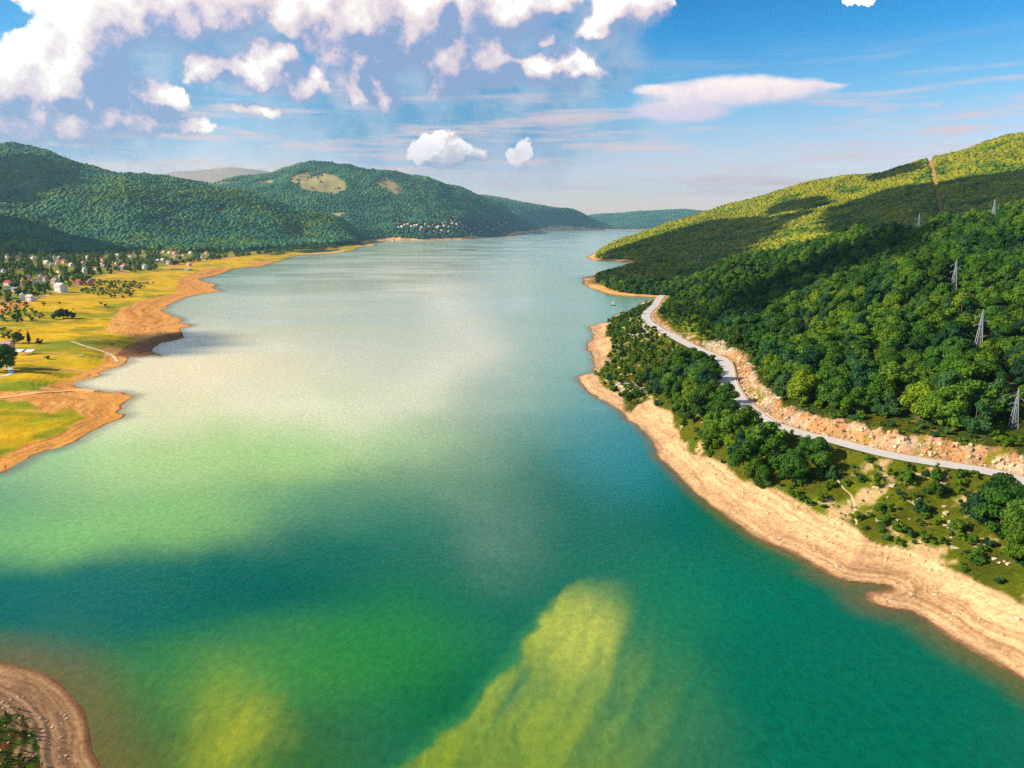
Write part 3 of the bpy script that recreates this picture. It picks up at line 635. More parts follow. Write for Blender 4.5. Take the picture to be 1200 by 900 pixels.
wpaint(blob(330,780,210,56,-.12,1.5,0)*.65, srgb(74,142,46)); wpaint(blob(460,760,110,80,0,1.5)*.6, srgb(0,122,42)); wpaint(blob(520,820,70,60,-.5)*.5, srgb(0,92,26))
st2 = .75+.6*fbm((WPX+(WPY-800)*.5)/16, WPY/120, 4, 58)
wpaint(np.clip(blob(262,860,62,80,.2,1.6,0)*st2, 0, 1)*.8, srgb(160,166,30))  # sunlit yellow-green patch, the sunlight painted into the colour
wpaint(blob(1000,800,330,150)*.5, srgb(0,104,74)); wpaint(blob(850,700,120,60)*.4, srgb(0,116,84))
# plume of sediment and painted-in sunlight: crisp to the left, streaked, thinning out to the right
ex = np.interp(WPY, [660,685,700,740,800,850,900,1000], [720,668,650,628,578,528,470,370])
n1_ = fbm(WPX/34, WPY/34, 5, 55); din = WPX + n1_*16 - ex
fade = sstep(-din, -(95+np.clip(WPY-680, 0, 300)*1.7), -10)
rad = sstep(din, -4, 11)*fade**1.2*sstep(WPY+n1_*26, 668, 726)
strk = fbm((WPX + (WPY-680)*.42 + fbm(WPX/60,WPY/60,2,57)*26)/20, WPY/90, 4, 56, .5)
wpaint(np.clip(rad*(.68+.62*strk), 0, 1)*.9, srgb(152,170,44))
wpaint(np.clip(rad*blob(690,745,60,66,0,1.5,0)*(.7+.6*strk), 0, 1)*.75, srgb(204,202,78)); wpaint(rad*sstep(WPY, 800, 900)*.55, srgb(104,128,16))
wpaint(sstep(din, -26, 0)*sstep(-din, -12, 4)*sstep(WPY, 690, 730)*fade*.3, srgb(70,150,60))
wpaint(blob(760,760,90,110,0,1.5)*.35*(1-rad), srgb(40,130,60))
shal = sstep(wsd, -np.where(wx < 0, 12+.004*wy, 9.)*np.where(wy<200,1.3,.7), -.2); wpaint(shal*.7, srgb(112,92,44))
Q = np.arange(len(wu)*len(wv)).reshape(len(wv), len(wu))
wq = np.stack([Q[:-1,:-1], Q[:-1,1:], Q[1:,1:], Q[1:,:-1]], -1).reshape(-1, 4)
mw, t, b = mat_new('lake_water')
g = t.new('ShaderNodeNewGeometry'); P = g.outputs['Position']
PS = t.vmath('MULTIPLY', P, (1, .72, 1))
h1 = t.noise(PS, .55, 6, .62, .4); h2 = t.noise(P, .06, 3, .5); h3 = t.noise(P, 1.9, 4, .6)
wind = t.smooth(t.noise(t.vmath('MULTIPLY', P, (.6, 1, 1)), .006, 5, .6, .6), .36, .66)
hh = t.math('ADD', t.math('MULTIPLY', h1, .75), t.math('ADD', t.math('MULTIPLY', h2, .8), t.math('MULTIPLY', h3, .16)))
bp = t.new('ShaderNodeBump'); t.put(bp.inputs['Strength'], t.math('MULTIPLY_ADD', wind, .26, .12)); bp.inputs['Distance'].default_value = .7; t.put(bp.inputs['Height'], hh)
t.put(b.inputs['Normal'], bp.outputs[0])
base = t.attr('Col', 'Color'); base = t.mix(1., base, t.ramp(h1, [(.3, .82), (.7, 1.2)]), 'MULTIPLY')
t.put(b.inputs['Base Color'], base); t.put(b.inputs['Roughness'], t.math('MULTIPLY_ADD', wind, .12, .10)); b.inputs['IOR'].default_value = 1.33; b.inputs['Specular IOR Level'].default_value = .5
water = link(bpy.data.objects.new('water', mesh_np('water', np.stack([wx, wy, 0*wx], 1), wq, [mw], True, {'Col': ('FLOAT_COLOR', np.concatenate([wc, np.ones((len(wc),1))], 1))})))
tag(water, kind='structure'); lap('water')

# ------------------------------------------------------------------ haze: the air itself, one even box round everything but the clouds
hz = MB(); hz.box(-21500, 21500, -21500, 21200, -15, 1150)
hm = bpy.data.materials.new('air'); hm.use_nodes = True; t = NT(hm.node_tree); t.n.clear()
pv = t.new('ShaderNodeVolumePrincipled'); pv.inputs['Color'].default_value = (.42,.78,1,1); pv.inputs['Density'].default_value = HAZE; pv.inputs['Anisotropy'].default_value = .2
ho = t.new('ShaderNodeOutputMaterial'); t.l.new(pv.outputs[0], ho.inputs['Volume'])
tag(hz.obj('haze', hm), kind='stuff')
# ------------------------------------------------------------------ foliage
def leaf_mat(name, dark, mid, light, trans=.25, rnd=.5):
    m, t, b = mat_new(name); g = t.new('ShaderNodeNewGeometry'); oi = t.new('ShaderNodeObjectInfo')
    v = t.math('ADD', t.math('MULTIPLY', oi.outputs['Random'], rnd), t.math('MULTIPLY', g.outputs['Random Per Island'], .28))
    v = t.math('ADD', v, t.math('MULTIPLY', t.math('SUBTRACT', t.noise(g.outputs['Position'], .012, 3, .5), .5), 1.1))
    v = t.math('ADD', v, t.math('MULTIPLY', t.math('SUBTRACT', t.noise(g.outputs['Position'], .0032, 4, .55), .5), 1.2 if rnd < .4 else 0.)); v = t.math('ADD', v, .25-rnd*.5)
    v = t.math('ADD', v, t.math('MULTIPLY', t.math('SUBTRACT', t.noise(g.outputs['Position'], .35, 2, .5), .5), .5))
    c = t.ramp(v, [(.05, dark), (.42, mid), (.85, light)])
    t.put(b.inputs['Base Color'], c); b.inputs['Roughness'].default_value = .7; b.inputs['Specular IOR Level'].default_value = .2
    tr = t.new('ShaderNodeBsdfTranslucent'); t.put(tr.inputs[0], c); mx = t.new('ShaderNodeMixShader'); mx.inputs[0].default_value = trans
    t.l.new(b.outputs[0], mx.inputs[1]); t.l.new(tr.outputs[0], mx.inputs[2]); t.l.new(mx.outputs[0], t.n['Material Output'].inputs[0])
    return m
M_leaf = leaf_mat('leaves_green', (.016,.062,.007), (.060,.165,.010), (.175,.29,.014), .32)
M_leaf2 = leaf_mat('leaves_yellow_green', (.03,.075,.004), (.105,.20,.006), (.24,.33,.012), .35)
M_leaf3 = leaf_mat('leaves_dark_green', (.010,.045,.014), (.028,.10,.026), (.075,.17,.035), .25)
M_leafy = leaf_mat('leaves_olive', (.09,.15,.008), (.25,.265,.006), (.44,.39,.010))
M_leaft = leaf_mat('leaves_blue_green', (.016,.09,.050), (.050,.19,.075), (.17,.31,.070), .25, .24)
M_leafv = leaf_mat('leaves_village', (.04,.10,.016), (.15,.23,.020), (.36,.38,.025))
M_bark = plain('bark', (.13,.10,.075), .9)
def ico(sub):
    bm = bmesh.new(); bmesh.ops.create_icosphere(bm, subdivisions=sub, radius=1)
    V = np.array([v.co[:] for v in bm.verts]); Fc = np.array([[v.index for v in f.verts] for f in bm.faces]); bm.free(); return V, Fc
I1, I2, I3 = ico(1), ico(2), ico(3)
def crown_mesh(name, mat, seed, leaves=1500, leaf=.05, nl=16, wid=.42, lo=.16, shape='round'):
    """one crown, unit height; many leaf clumps spread over uneven lobes"""
    r = np.random.default_rng(seed); cs = []; rs = []
    for i in range(nl):
        h = r.random()
        if shape == 'round': rad = wid*math.sqrt(max(.04, 1-(2*h-.85)**2*.8))*(.35+.65*r.random()); rr = r.uniform(.12, .21)
        elif shape == 'cone': rad = wid*(1-h)*.9*r.random(); rr = .05+.16*(1-h)
        else: rad = wid*.35*r.random(); rr = wid*r.uniform(.5,.75)*(1-.5*h*h)
        a = r.uniform(0, 6.283); cs.append((rad*math.cos(a), rad*math.sin(a), lo+rr*.7+h*(1-lo-rr*1.6))); rs.append(rr)
    cs = np.array(cs); rs = np.array(rs)
    V = []; Fc = []; off = 0
    for c, rr in zip(cs, rs):                       # inner mass of each lobe
        d = 1+.18*(r.random(len(I1[0]))-.5); V.append(c + I1[0]*d[:,None]*rr*np.array([.86,.86,.74])); Fc.append(I1[1]+off); off += len(I1[0])
    k = r.choice(nl, leaves, p=rs**2/(rs**2).sum()); d = r.normal(size=(leaves,3)); d /= np.linalg.norm(d, axis=1)[:,None]; d[:,2] = np.where(d[:,2] < -.35, -d[:,2], d[:,2])
    p = cs[k] + d*rs[k][:,None]*np.array([1,1,.88])*r.uniform(.9,1.12,(leaves,1))
    nrm = d + r.normal(size=(leaves,3))*.45; nrm /= np.linalg.norm(nrm, axis=1)[:,None]
    tmp = r.normal(size=(leaves,3)); tx = np.cross(nrm, tmp); tx /= np.linalg.norm(tx, axis=1)[:,None]; ty = np.cross(nrm, tx)
    sz = leaf*r.uniform(.6,1.3,(leaves,1))
    q = np.stack([p-tx*sz*.5-ty*sz*.3, p+tx*sz*.5-ty*sz*.4, p+tx*sz*.3+ty*sz*.5+nrm*sz*.15, p-tx*sz*.4+ty*sz*.4-nrm*sz*.1], 1).reshape(-1,3)
    b0 = off + np.arange(leaves)*4
    t1 = np.stack([b0, b0+1, b0+2], 1); t2 = np.stack([b0, b0+2, b0+3], 1)
    V.append(q); Fc += [t1, t2]
    return mesh_np(name, np.concatenate(V), np.concatenate(Fc), [mat], False)
def trunk_mesh(name, seed, h=.45):
    r = random.Random(seed); m = MB(); lean = (r.uniform(-.03,.03), r.uniform(-.03,.03))
    m.bar((0,0,-.06), (lean[0]*.5, lean[1]*.5, h*.5), .028, .022, 7); m.bar((lean[0]*.5,lean[1]*.5,h*.5), (lean[0],lean[1],h+.25), .022, .008, 6)
    for i in range(4):
        a = i*1.6+r.random(); z0 = h*(.45+.15*i)
        m.bar((lean[0]*.6, lean[1]*.6, z0), (.22*math.cos(a), .22*math.sin(a), z0+.22), .012, .004, 5)
    return m.mesh(name, M_bark)
def far_mesh(name, mat, seed, squash=.9, n=3):
    r = np.random.default_rng(seed); V = []; Fc = []; off = 0
    for i in range(n):
        c = np.array([r.uniform(-.25,.25), r.uniform(-.25,.25), .45+r.uniform(-.1,.2)]) if i else np.array([0,0,.45])
        rr = .5 if i == 0 else r.uniform(.26,.38)
        src = I2 if i == 0 else I1
        d = 1+.34*(r.random(len(src[0]))-.5); V.append(c + src[0]*d[:,None]*rr*np.array([1,1,squash])); Fc.append(src[1]+off); off += len(src[0])
    return mesh_np(name, np.concatenate(V), np.concatenate(Fc), [mat], False)
CROWNS = [crown_mesh('crown', (M_leaf,M_leaf,M_leaf2,M_leaf3,M_leaf,M_leaf2,M_leaf,M_leaf3,M_leaf)[i], 100+i, 1700, .052, (20,14,24,18,28,16,12,22,18)[i], (.38,.44,.34,.40,.47,.36,.42,.33,.38)[i], .0) for i in range(9)]
TRUNKS = [trunk_mesh('trunk', i) for i in range(4)]
BUSH = [crown_mesh('bush', (M_leaf,M_leaf2,M_leaf3,M_leaf2)[i], 200+i, 420, .12, 8, .42, .02) for i in range(4)]
CONE = [crown_mesh('crown', M_leaf, 300+i, 900, .06, 20, .34, .06, 'cone') for i in range(2)]
POP = [crown_mesh('crown', M_leafv, 320+i, 700, .05, 14, .17, .06, 'column') for i in range(2)]
VILT = [crown_mesh('crown', (M_leafv,M_leaf2,M_leaf,M_leafv)[i], 340+i, 500, .09, 11, .38, .08) for i in range(4)]
BUSHT = [crown_mesh('tuft', m_, 380+i, 60, .3, 4, .45, .0) for i, m_ in enumerate((leaf_mat('dry_grass_leaves', (.10,.10,.012), (.20,.19,.022), (.34,.28,.05)), M_leaf2, M_leaf3))]
BUSHV = [crown_mesh('bush', (M_leafv,M_leaf2,M_leafv)[i], 360+i, 260, .15, 6, .42, .02) for i in range(3)]
# ------------------------------------------------------------------ scattering of the uncountable masses
def scatter(name, pts, scl, protos, sink=.04, flat=1.0):
    pts = np.asarray(pts); n = len(pts); idx = rng.integers(0, len(protos), n)
    pc = bpy.data.collections.new(name+'_kinds')
    for i, me in enumerate(protos):
        o = bpy.data.objects.new('kind_%02d' % i, me); pc.objects.link(o)
    me = bpy.data.meshes.new(name); me.vertices.add(n); P_ = pts.copy(); P_[:,2] -= scl*sink; me.vertices.foreach_set('co', P_.astype(np.float32).ravel())
    s3 = np.stack([scl*rng.uniform(.85,1.15,n), scl*rng.uniform(.85,1.15,n), scl*flat*rng.uniform(.85,1.2,n)], 1)
    rt = np.stack([rng.uniform(-.08,.08,n), rng.uniform(-.08,.08,n), rng.uniform(0,6.28,n)], 1)
    for an, ty, dt in (('s3','FLOAT_VECTOR',s3), ('rt','FLOAT_VECTOR',rt), ('ix','INT',idx)):
        a = me.attributes.new(an, ty, 'POINT'); a.data.foreach_set('vector' if 'VEC' in ty else 'value', (dt.astype(np.float32) if 'VEC' in ty else dt.astype(np.int32)).ravel())
    o = link(bpy.data.objects.new(name, me)); md = o.modifiers.new('scatter', 'NODES')
    g = bpy.data.node_groups.new(name+'_scatter', 'GeometryNodeTree'); g.interface.new_socket('Geometry', in_out='INPUT', socket_type='NodeSocketGeometry'); g.interface.new_socket('Geometry', in_out='OUTPUT', socket_type='NodeSocketGeometry')
    k = NT(g); gi = k.new('NodeGroupInput'); go = k.new('NodeGroupOutput'); ci = k.new('GeometryNodeCollectionInfo'); ci.inputs[0].default_value = pc; ci.inputs['Separate Children'].default_value = True; ci.inputs['Reset Children'].default_value = True
    ip = k.new('GeometryNodeInstanceOnPoints'); ip.inputs['Pick Instance'].default_value = True
    def na(nm, ty):
        q = k.new('GeometryNodeInputNamedAttribute', data_type=ty); q.inputs[0].default_value = nm; return q.outputs[0]
    k.l.new(gi.outputs[0], ip.inputs['Points']); k.l.new(ci.outputs[0], ip.inputs['Instance']); k.l.new(na('ix','INT'), ip.inputs['Instance Index'])
    k.l.new(na('rt','FLOAT_VECTOR'), ip.inputs['Rotation']); k.l.new(na('s3','FLOAT_VECTOR'), ip.inputs['Scale']); k.l.new(ip.outputs[0], go.inputs[0])
    md.node_group = g; return tag(o, kind='stuff')
def grid_pts(u0, u1, y0, y1, sp):
    """evenly jittered ground positions in a sector"""
    X0 = min(u0*y0, u0*y1); X1 = max(u1*y0, u1*y1)
    gx_, gy_ = np.meshgrid(np.arange(X0, X1, sp), np.arange(y0, y1, sp)); x = gx_.ravel()+rng.uniform(-.42,.42,gx_.size)*sp; y = gy_.ravel()+rng.uniform(-.42,.42,gx_.size)*sp
    k = (x/y > u0) & (x/y < u1) & (y > 61); x, y = x[k], y[k]
    sd = shore_dist(x, y); k = sd > 3; x, y, sd = x[k], y[k], sd[k]
    z = height(x, y, sd); X, Y = project(x, y, z)
    return x, y, z, X, Y, sd
def st3(x, y, z, k): return np.stack([x[k], y[k], z[k]], 1)
BANKT = [(772,442),(790,432),(832,432),(838,452),(850,474),(865,494),(882,505),(908,517),(938,530),(966,545),(972,568),(958,592),(930,592),(900,580),(870,556),(840,530),(815,508),(790,480),(776,460)]
BANK2 = [(1126,600),(1150,585),(1165,572),(1320,582),(1320,725),(1200,705),(1180,690),(1150,660),(1125,625)]
HEAD = [(716,382),(735,366),(757,354),(765,358),(752,368),(756,378),(800,405),(835,420),(830,435),(780,430),(765,440),(735,440),(722,420)]
GSLOPE = [(764,356),(775,350),(800,352),(832,352),(846,362),(840,385),(826,402),(805,398),(790,390),(770,375)]
skyline = lambda X: np.interp(X, [700,760,860,880,920,980,1040,1100,1200,1300], [350,352,415,458,480,488,488,505,535,570])
x, y, z, X, Y, sd = grid_pts(.10, .86, 140, 1150, 7.6)
rd, _ = road_near(x, y); bank_ = inpoly(x, y, _bank)
clear = inpoly(X, Y, CLEAR[1]) & (y < 900)
rr = rng.random(len(x)); cn = fbm(x/22, y/22, 3, 61)
up_ = ~bank_ & (rd > 16) & (sd > 18) & ~clear & (Y < skyline(X)+2)
gs = inpoly(X, Y, GSLOPE) & (y < 1000)
up_ &= ~gs | (rr < .16)
up_ &= ~((rd < 22) & (rr < .4))
bk = bank_ & (rd > 6.5) & (sd > 10) & (inpoly(X, Y, BANKT) | inpoly(X, Y, BANK2))
bk &= ~((X > 1150) & (rd < 17)); hd = bank_ & (rd > 6) & (sd > 9) & inpoly(X, Y, HEAD) & (rr < .34+.5*cn)
mid = bank_ & (rd > 7) & (sd > 20) & ~bk & ~hd & (Y > 520) & (rr < .32+.5*np.maximum(cn, 0)) & (Y < np.interp(X, [900,965,1000,1055,1125,1200], [560,590,608,622,650,700]))
sel = up_ | bk | hd | mid
x, y, z, X, Y = x[sel], y[sel], z[sel], X[sel], Y[sel]; NEARP = np.stack([x, y, z, X, Y], 1); zone = np.where(bk[sel], 1, np.where(hd[sel], 2, np.where(mid[sel], 3, np.where(gs[sel], 4, 0))))
hgt_ = np.where(zone == 0, 13., np.where(zone == 1, 11., np.where(zone == 2, 4.6, np.where(zone == 3, 4.4, 5.0))))*rng.uniform(.68, 1.3, len(x))
PYL = [(1075,800,29,'pale steel lattice pylon on the crest of the middle wooded spur'),(1164,705,27,'pale steel pylon rising behind the spur at the right edge of the forest'),(1118,440,19,'steel pylon halfway up the clearing on the near wooded slope'),(1148,342,19,'steel pylon standing in the bare patch of the forest clearing'),(1188,246,14.5,'steel pylon nearest the road, just above the rock cutting'),(821,1500,24,'tiny far pylon on the shaded hillside above the bay')]
pylw = []
for (px, yy, h, lab), pb in zip(PYL, (275,250,330,393,495,291)):
    a, dy, dz = pix_dir(px, pb); xx = float(a/dy*yy); pylw.append((xx, yy))
for (xx, yy) in pylw:
    k = (np.hypot(x-xx, y-yy) < 6) | ((np.abs(x/y-xx/yy) < 7/yy) & (yy-y > 0) & (yy-y < 22) & (yy < 1000))
    x, y, z, X, Y, zone, hgt_ = [q[~k] for q in (x, y, z, X, Y, zone, hgt_)]
app = hgt_*F/y; infr = (X > -10) & (X < 1215) & (Y < 915) & (Y > 0)
order = np.argsort(-(app*infr)); top = order[:290]; rest = order[290:]
def tree_label(zi, X_, Y_, h_, y_):
    size = 'tall' if h_ > 14.2 else 'middling' if h_ > 11.5 else 'short'
    pl = lambda L_: L_[min(range(len(L_)), key=lambda q: (X_-L_[q][0])**2 + (Y_-L_[q][1])**2)][2]
    if zi == 0:
        row = 'in the front row' if Y_ > skyline(X_)-14 else 'deep in the wood'
        wh = pl([(870,400,'by the stony corner above the layby'),(900,440,'above the start of the rock cutting'),(960,455,'above the left half of the rock cutting'),(1040,455,'above the middle of the rock cutting'),(1110,465,'left of the pylon nearest the road'),(1190,470,'beside the pylon nearest the road'),(1190,420,'upslope of the pylon nearest the road'),(1130,400,'below the pylon in the bare patch'),(1060,400,'well left of the pylon in the bare patch'),(980,410,'on the round shoulder above the cutting')])
        return f'{size} broadleaf tree {row} {wh}'
    if zi == 1:
        wh = pl([(790,450,'at the layby end of the belt above the beach'),(850,500,'in the belt facing the guardrail bend'),(900,540,'in the middle of the belt below the road'),(955,570,'at the thick end of the belt above the sand'),(1160,600,'in the clump touching the road'),(1190,660,'in the clump lowest on the slope by the beach')])
        return f'{size} rounded tree {wh}'
    if zi == 2: return f'small headland tree {pl([(735,385,"beside the pale outcrop"),(760,400,"between outcrop and road"),(740,420,"near the grassy shore"),(800,425,"next to the layby")])}'
    if zi == 3: return f'low tree standing apart {pl([(970,580,"by the thin dirt path"),(1040,600,"on bare stony ground above the sand"),(1100,620,"below the road near the clump"),(1000,550,"just below the road")])}'
    return f'small tree on the open grassy slope {pl([(780,360,"close to the upper road"),(820,375,"at the edge of the wood")])}'
for n_i, i in enumerate(top):
    r_ = bpy.data.objects.new('broadleaf_tree', None); link(r_); r_.empty_display_size = 1
    r_.location = (x[i], y[i], z[i]-.1); s_ = hgt_[i]; r_.scale = (s_*rng.uniform(.9,1.1), s_*rng.uniform(.9,1.1), s_); r_.rotation_euler = (0, 0, rng.uniform(0, 6.28))
    lb = tree_label(int(zone[i]), X[i], Y[i], hgt_[i], y[i]); tag(r_, lb, 'tree', lb)
    link(bpy.data.objects.new('crown', CROWNS[(n_i*5) % 9]), r_); link(bpy.data.objects.new('trunk', TRUNKS[n_i % 4]), r_)
scatter('forest', st3(x, y, z, rest), hgt_[rest], CROWNS+CONE[:1])
lap('near trees')
# scrub on the rough ground
x, y, z, X, Y, sd = grid_pts(.10, .80, 140, 1000, 3.5); rd, _ = road_near(x, y); bank_ = inpoly(x, y, _bank)
vg = near_mask(VEG_R, X, Y, y, 90, 1100, 3); cn = fbm(x/10, y/10, 3, 66); rr = rng.random(len(x))
k = vg & (rd > 5.5) & (sd > 8) & (bank_ & (rr < .48+.7*cn) | (~bank_ & (rd > 13) & (rr < .5)) & ((rd < 26) | inpoly(X, Y, GSLOPE)))
hb = rng.uniform(1.0, 3.3, len(x)); ap = np.where(k, hb/y, 0); od = np.argsort(-ap); nb = int(k.sum()); big = od[:120]; rest = od[120:nb]
for n_i, i in enumerate(big):
    o = bpy.data.objects.new('shrub', BUSH[n_i % 4]); link(o); o.location = (x[i], y[i], z[i]-.05); s_ = hb[i]; o.scale = (s_*1.3, s_*1.3, s_); o.rotation_euler = (0, 0, rng.uniform(0, 6.28))
    lb = ('broad' if hb[i] > 2.2 else 'small') + ' shrub ' + [w_ for a_, w_ in ((730,'low on the headland shore'),(790,'on the headland beside the road'),(870,'at the foot of the tree belt'),(940,'between tree belt and sand'),(1010,'by the thin dirt path'),(1080,'on the stony slope below the road'),(1150,'near the clump of trees by the road'),(9999,'under the trees at the picture edge')) if X[i] < a_][0] + (' above the road' if not bank_[i] else ''); tag(o, lb, 'shrub', lb)
scatter('scrub', st3(x, y, z, rest), hb[rest]*1.6, BUSH)
x, y, z, X, Y, sd = grid_pts(.15, .80, 140, 620, 1.7); rd, _ = road_near(x, y); cn = fbm(x/7, y/7, 4, 68)
k = near_mask(VEG_R, X, Y, y, 90, 620, 8) & (rd > 5) & (rd < 90) & (sd > 6) & (rng.random(len(x)) < .30+.9*cn)
scatter('dry_tufts', st3(x, y, z, k), rng.uniform(.35, 1.1, k.sum()), BUSHT, flat=.8)
# the long hill across the bay
x, y, z, X, Y, sd = grid_pts(.105, .86, 1150, 2900, 7.8)
k = (sd > 26) & ~(inpoly(X, Y, CLEAR[0]) & (y > 1000)) & ~inpoly(X, Y, FIELD_SPIT)
BH = [x[k], y[k], z[k], X[k], Y[k]]
yellow = sstep(BH[0], 120, 420)*1.0
FARY = [far_mesh('far_tree', M_leafy, 400+i) for i in range(5)]; FART = [far_mesh('far_tree', M_leaft, 420+i) for i in range(5)]; FARG = [far_mesh('far_tree', M_leaf2, 440+i) for i in range(4)]
clb = fbm(BH[0]/60, BH[1]/60, 3, 91) > .28
kk = ~clb & (rng.random(len(BH[0])) < np.clip(.25+yellow, 0, .94))
scatter('forest', st3(*BH[:3], kk), rng.uniform(7,13,kk.sum()), FARY); scatter('forest', st3(*BH[:3], ~kk), rng.uniform(7,12,(~kk).sum()), FARG)
# hills on the far side of the lake
def inany(polys, X, Y): 
    r = np.zeros(len(X), bool)
    for p_ in polys: r |= inpoly(X, Y, p_)
    return r
x, y, z, X, Y, sd = grid_pts(-.86, -.14, 1900, 4400, 12)
vl = np.interp(X, [-400,0,100,170,214,300,437], [300,297,297,293,297,294,283])
k = (sd > 40) & (Y < vl) & ~(inany(BALD, X, Y) & (rng.random(len(X)) < .93)) 
L1P = st3(x, y, z, k); cl = fbm(x[k]/170, y[k]/170, 4, 92) > .10; sz_ = rng.uniform(10,21,k.sum())
scatter('forest', L1P[cl], sz_[cl], FARG+FART[:1]); scatter('forest', L1P[~cl], sz_[~cl], FART)
L1X = (X[k], Y[k])
far_h = [(465,256),(474,263),(482,265),(489,263),(494,266),(507,263),(514,265),(525,265),(530,261),(535,262),(534,267),(546,265),(467,266),(509,271),(517,270),(501,274),(561,271),(583,261),(593,261),(599,262),(589,270),(531,254),(525,271),(461,281),(470,258),(478,262),(486,264),(498,262),(520,264),(528,258),(538,260),(541,263),(550,268),(556,267),(512,266),(503,265),(492,269),(544,271),(571,266),(577,268),(563,270),(463,262),(471,265),(519,261),(529,263),(586,263),(595,264),(537,270),(552,273),(515,273)]
x, y, z, X, Y, sd = grid_pts(-.47, .06, 4400, 8900, 15)
nh = np.zeros(len(x), bool)
for (a_, b_) in far_h: nh |= (np.abs(X-a_) < 2.2) & (Y > b_-1.5) & (Y < b_+4.5)
k = (sd > 60) & ~nh & ~(inany(BALD, X, Y) & (rng.random(len(X)) < .96)); scatter('forest', st3(x, y, z, k), rng.uniform(12,20,k.sum()), FART)
x, y, z, X, Y, sd = grid_pts(-.06, .30, 8900, 15400, 36)
k = (sd > 130); scatter('forest', st3(x, y, z, k), rng.uniform(26,44,k.sum()), FART, flat=.5)
lap('far forests')
# ------------------------------------------------------------------ unseen clouds high over the left hills, added and shaped to cast shade
BHa = np.stack(BH, 1); ALT = 1320.
M_shade_cloud = plain('shade_cloud_white', (.85,.85,.87), 1, .02, .01)
def shade_cloud(pts, label, r=46., cell=42.):
    if len(pts) < 3: return
    if len(pts) < 3: return
    q = pts + S[None]*((ALT-pts[:,2])/S[2])[:,None]
    key = {}
    if r > 20: q = q[fbm(q[:,0]/150, q[:,1]/150, 4, 97) < .30]
    for p_ in q: key[(int(p_[0]//cell), int(p_[1]//cell))] = p_
    V = []; Fc = []; off = 0; rg = np.random.default_rng(len(pts))
    for p_ in key.values():
        rr_ = r*rg.uniform(.8,1.25); d = 1+.22*(rg.random(len(I2[0]))-.5)
        V.append(p_+np.array([0,0,rg.uniform(0,25)]) + I2[0]*d[:,None]*rr_*np.array([1,1,.75])); Fc.append(I2[1]+off); off += len(I2[0])
    o = link(bpy.data.objects.new('cloud', mesh_np('cloud', np.concatenate(V), np.concatenate(Fc), [M_shade_cloud], True))); tag(o, kind='stuff')  # unseen cloud, added to cast shade
SH1 = [(688,330),(690,318),(725,298),(790,280),(850,262),(900,252),(957,240),(962,246),(930,262),(900,277),(872,294),(840,312),(812,322),(790,334),(775,340),(740,338),(700,335)]
SH2 = [(975,254),(1010,241),(1045,230),(1095,225),(1130,218),(1200,209),(1330,200),(1330,285),(1000,290),(985,270)]
SH3 = [(1022,214),(1035,206),(1070,200),(1074,206),(1050,213),(1025,219)]
for P_, nm in ((SH1,'a'),(SH2,'b'),(SH3,'c')):
    k = inpoly(BHa[:,3], BHa[:,4]+4, P_) & (BHa[:,1] > 1100)
    shade_cloud(BHa[k,:3], nm, 38 if nm != 'c' else 20, 36 if nm != 'c' else 22)
SH6 = [(790,352),(812,342),(860,318),(905,304),(950,296),(985,300),(960,318),(930,338),(900,358),(872,380),(850,372),(835,350)]
SH6 = [(868,400),(905,372),(935,358),(978,334),(1010,321),(1075,299),(1090,284),(1060,280),(1000,294),(940,318),(890,342),(845,368),(850,390)]
k = inpoly(NEARP[:,3], NEARP[:,4], SH6) & (NEARP[:,1] > 500); shade_cloud(NEARP[k,:3], 'g', 11, 15)  # small unseen puffs added to darken the fold between the spurs
k = inpoly(L1X[0], L1X[1], [(-80,255),(20,262),(60,272),(110,286),(100,297),(0,297),(-80,297)]) & (L1P[:,1] < 2500); shade_cloud(L1P[k], 'd')
k = inpoly(L1X[0], L1X[1], [(-60,195),(40,188),(70,200),(50,225),(20,240),(-60,240)]) & (L1P[:,1] > 2500); shade_cloud(L1P[k], 'e')
gp = np.array([(px, py) for px in range(96, 222, 4) for py in np.arange(386, 420, 1.5) if inpoly([px],[py],[(100,404),(130,396),(190,389),(216,394),(190,413),(150,419),(128,415)])[0]])
shade_cloud(raycast(gp[:,0], gp[:,1], 300, 900), 'f', 13, 14)
lap('clouds')
# ------------------------------------------------------------------ road, layby, rail, paths
def strip(path, w0, w1, lift):
    P_ = np.array(path); T = np.gradient(P_[:,:2], axis=0); T /= np.linalg.norm(T, axis=1)[:,None]+1e-9; Nn = np.stack([-T[:,1], T[:,0]], 1)
    V = []
    for j in range(len(P_)):
        for q_ in (w0, w1):
            qq = q_[j] if hasattr(q_, '__len__') else q_
            V.append((P_[j,0]+Nn[j,0]*qq, P_[j,1]+Nn[j,1]*qq, P_[j,2]+lift))
    return V, [(2*j, 2*j+1, 2*j+3, 2*j+2) for j in range(len(P_)-1)]
RD = catmull(RW, 3)
lay = np.exp(-((RD[:,0]-np.interp(0,[0],[at_z(848,446,22)[0]]))**2 + (RD[:,1]-at_z(848,446,22)[1])**2)/(2*13**2))
V, Fc = strip(RD, -(3.6+0*lay), 3.6+7*lay, .06)
mr, t, b = mat_new('road_asphalt_pale'); g = t.new('ShaderNodeNewGeometry'); P = g.outputs['Position']
c = t.mix(t.noise(P, .35, 6, .65), (.50,.45,.40), (.72,.66,.60)); c = t.mix(t.smooth(t.noise(P, 3, 5, .7), .45, .7), c, (.62,.56,.50))
t.put(b.inputs['Base Color'], c); b.inputs['Roughness'].default_value = .9
road = link(bpy.data.objects.new('road', mesh_np('road', V, Fc, [mr], False))); tag(road, kind='structure')
M_line = plain('road_edge_paint', (.8,.8,.78), .6)
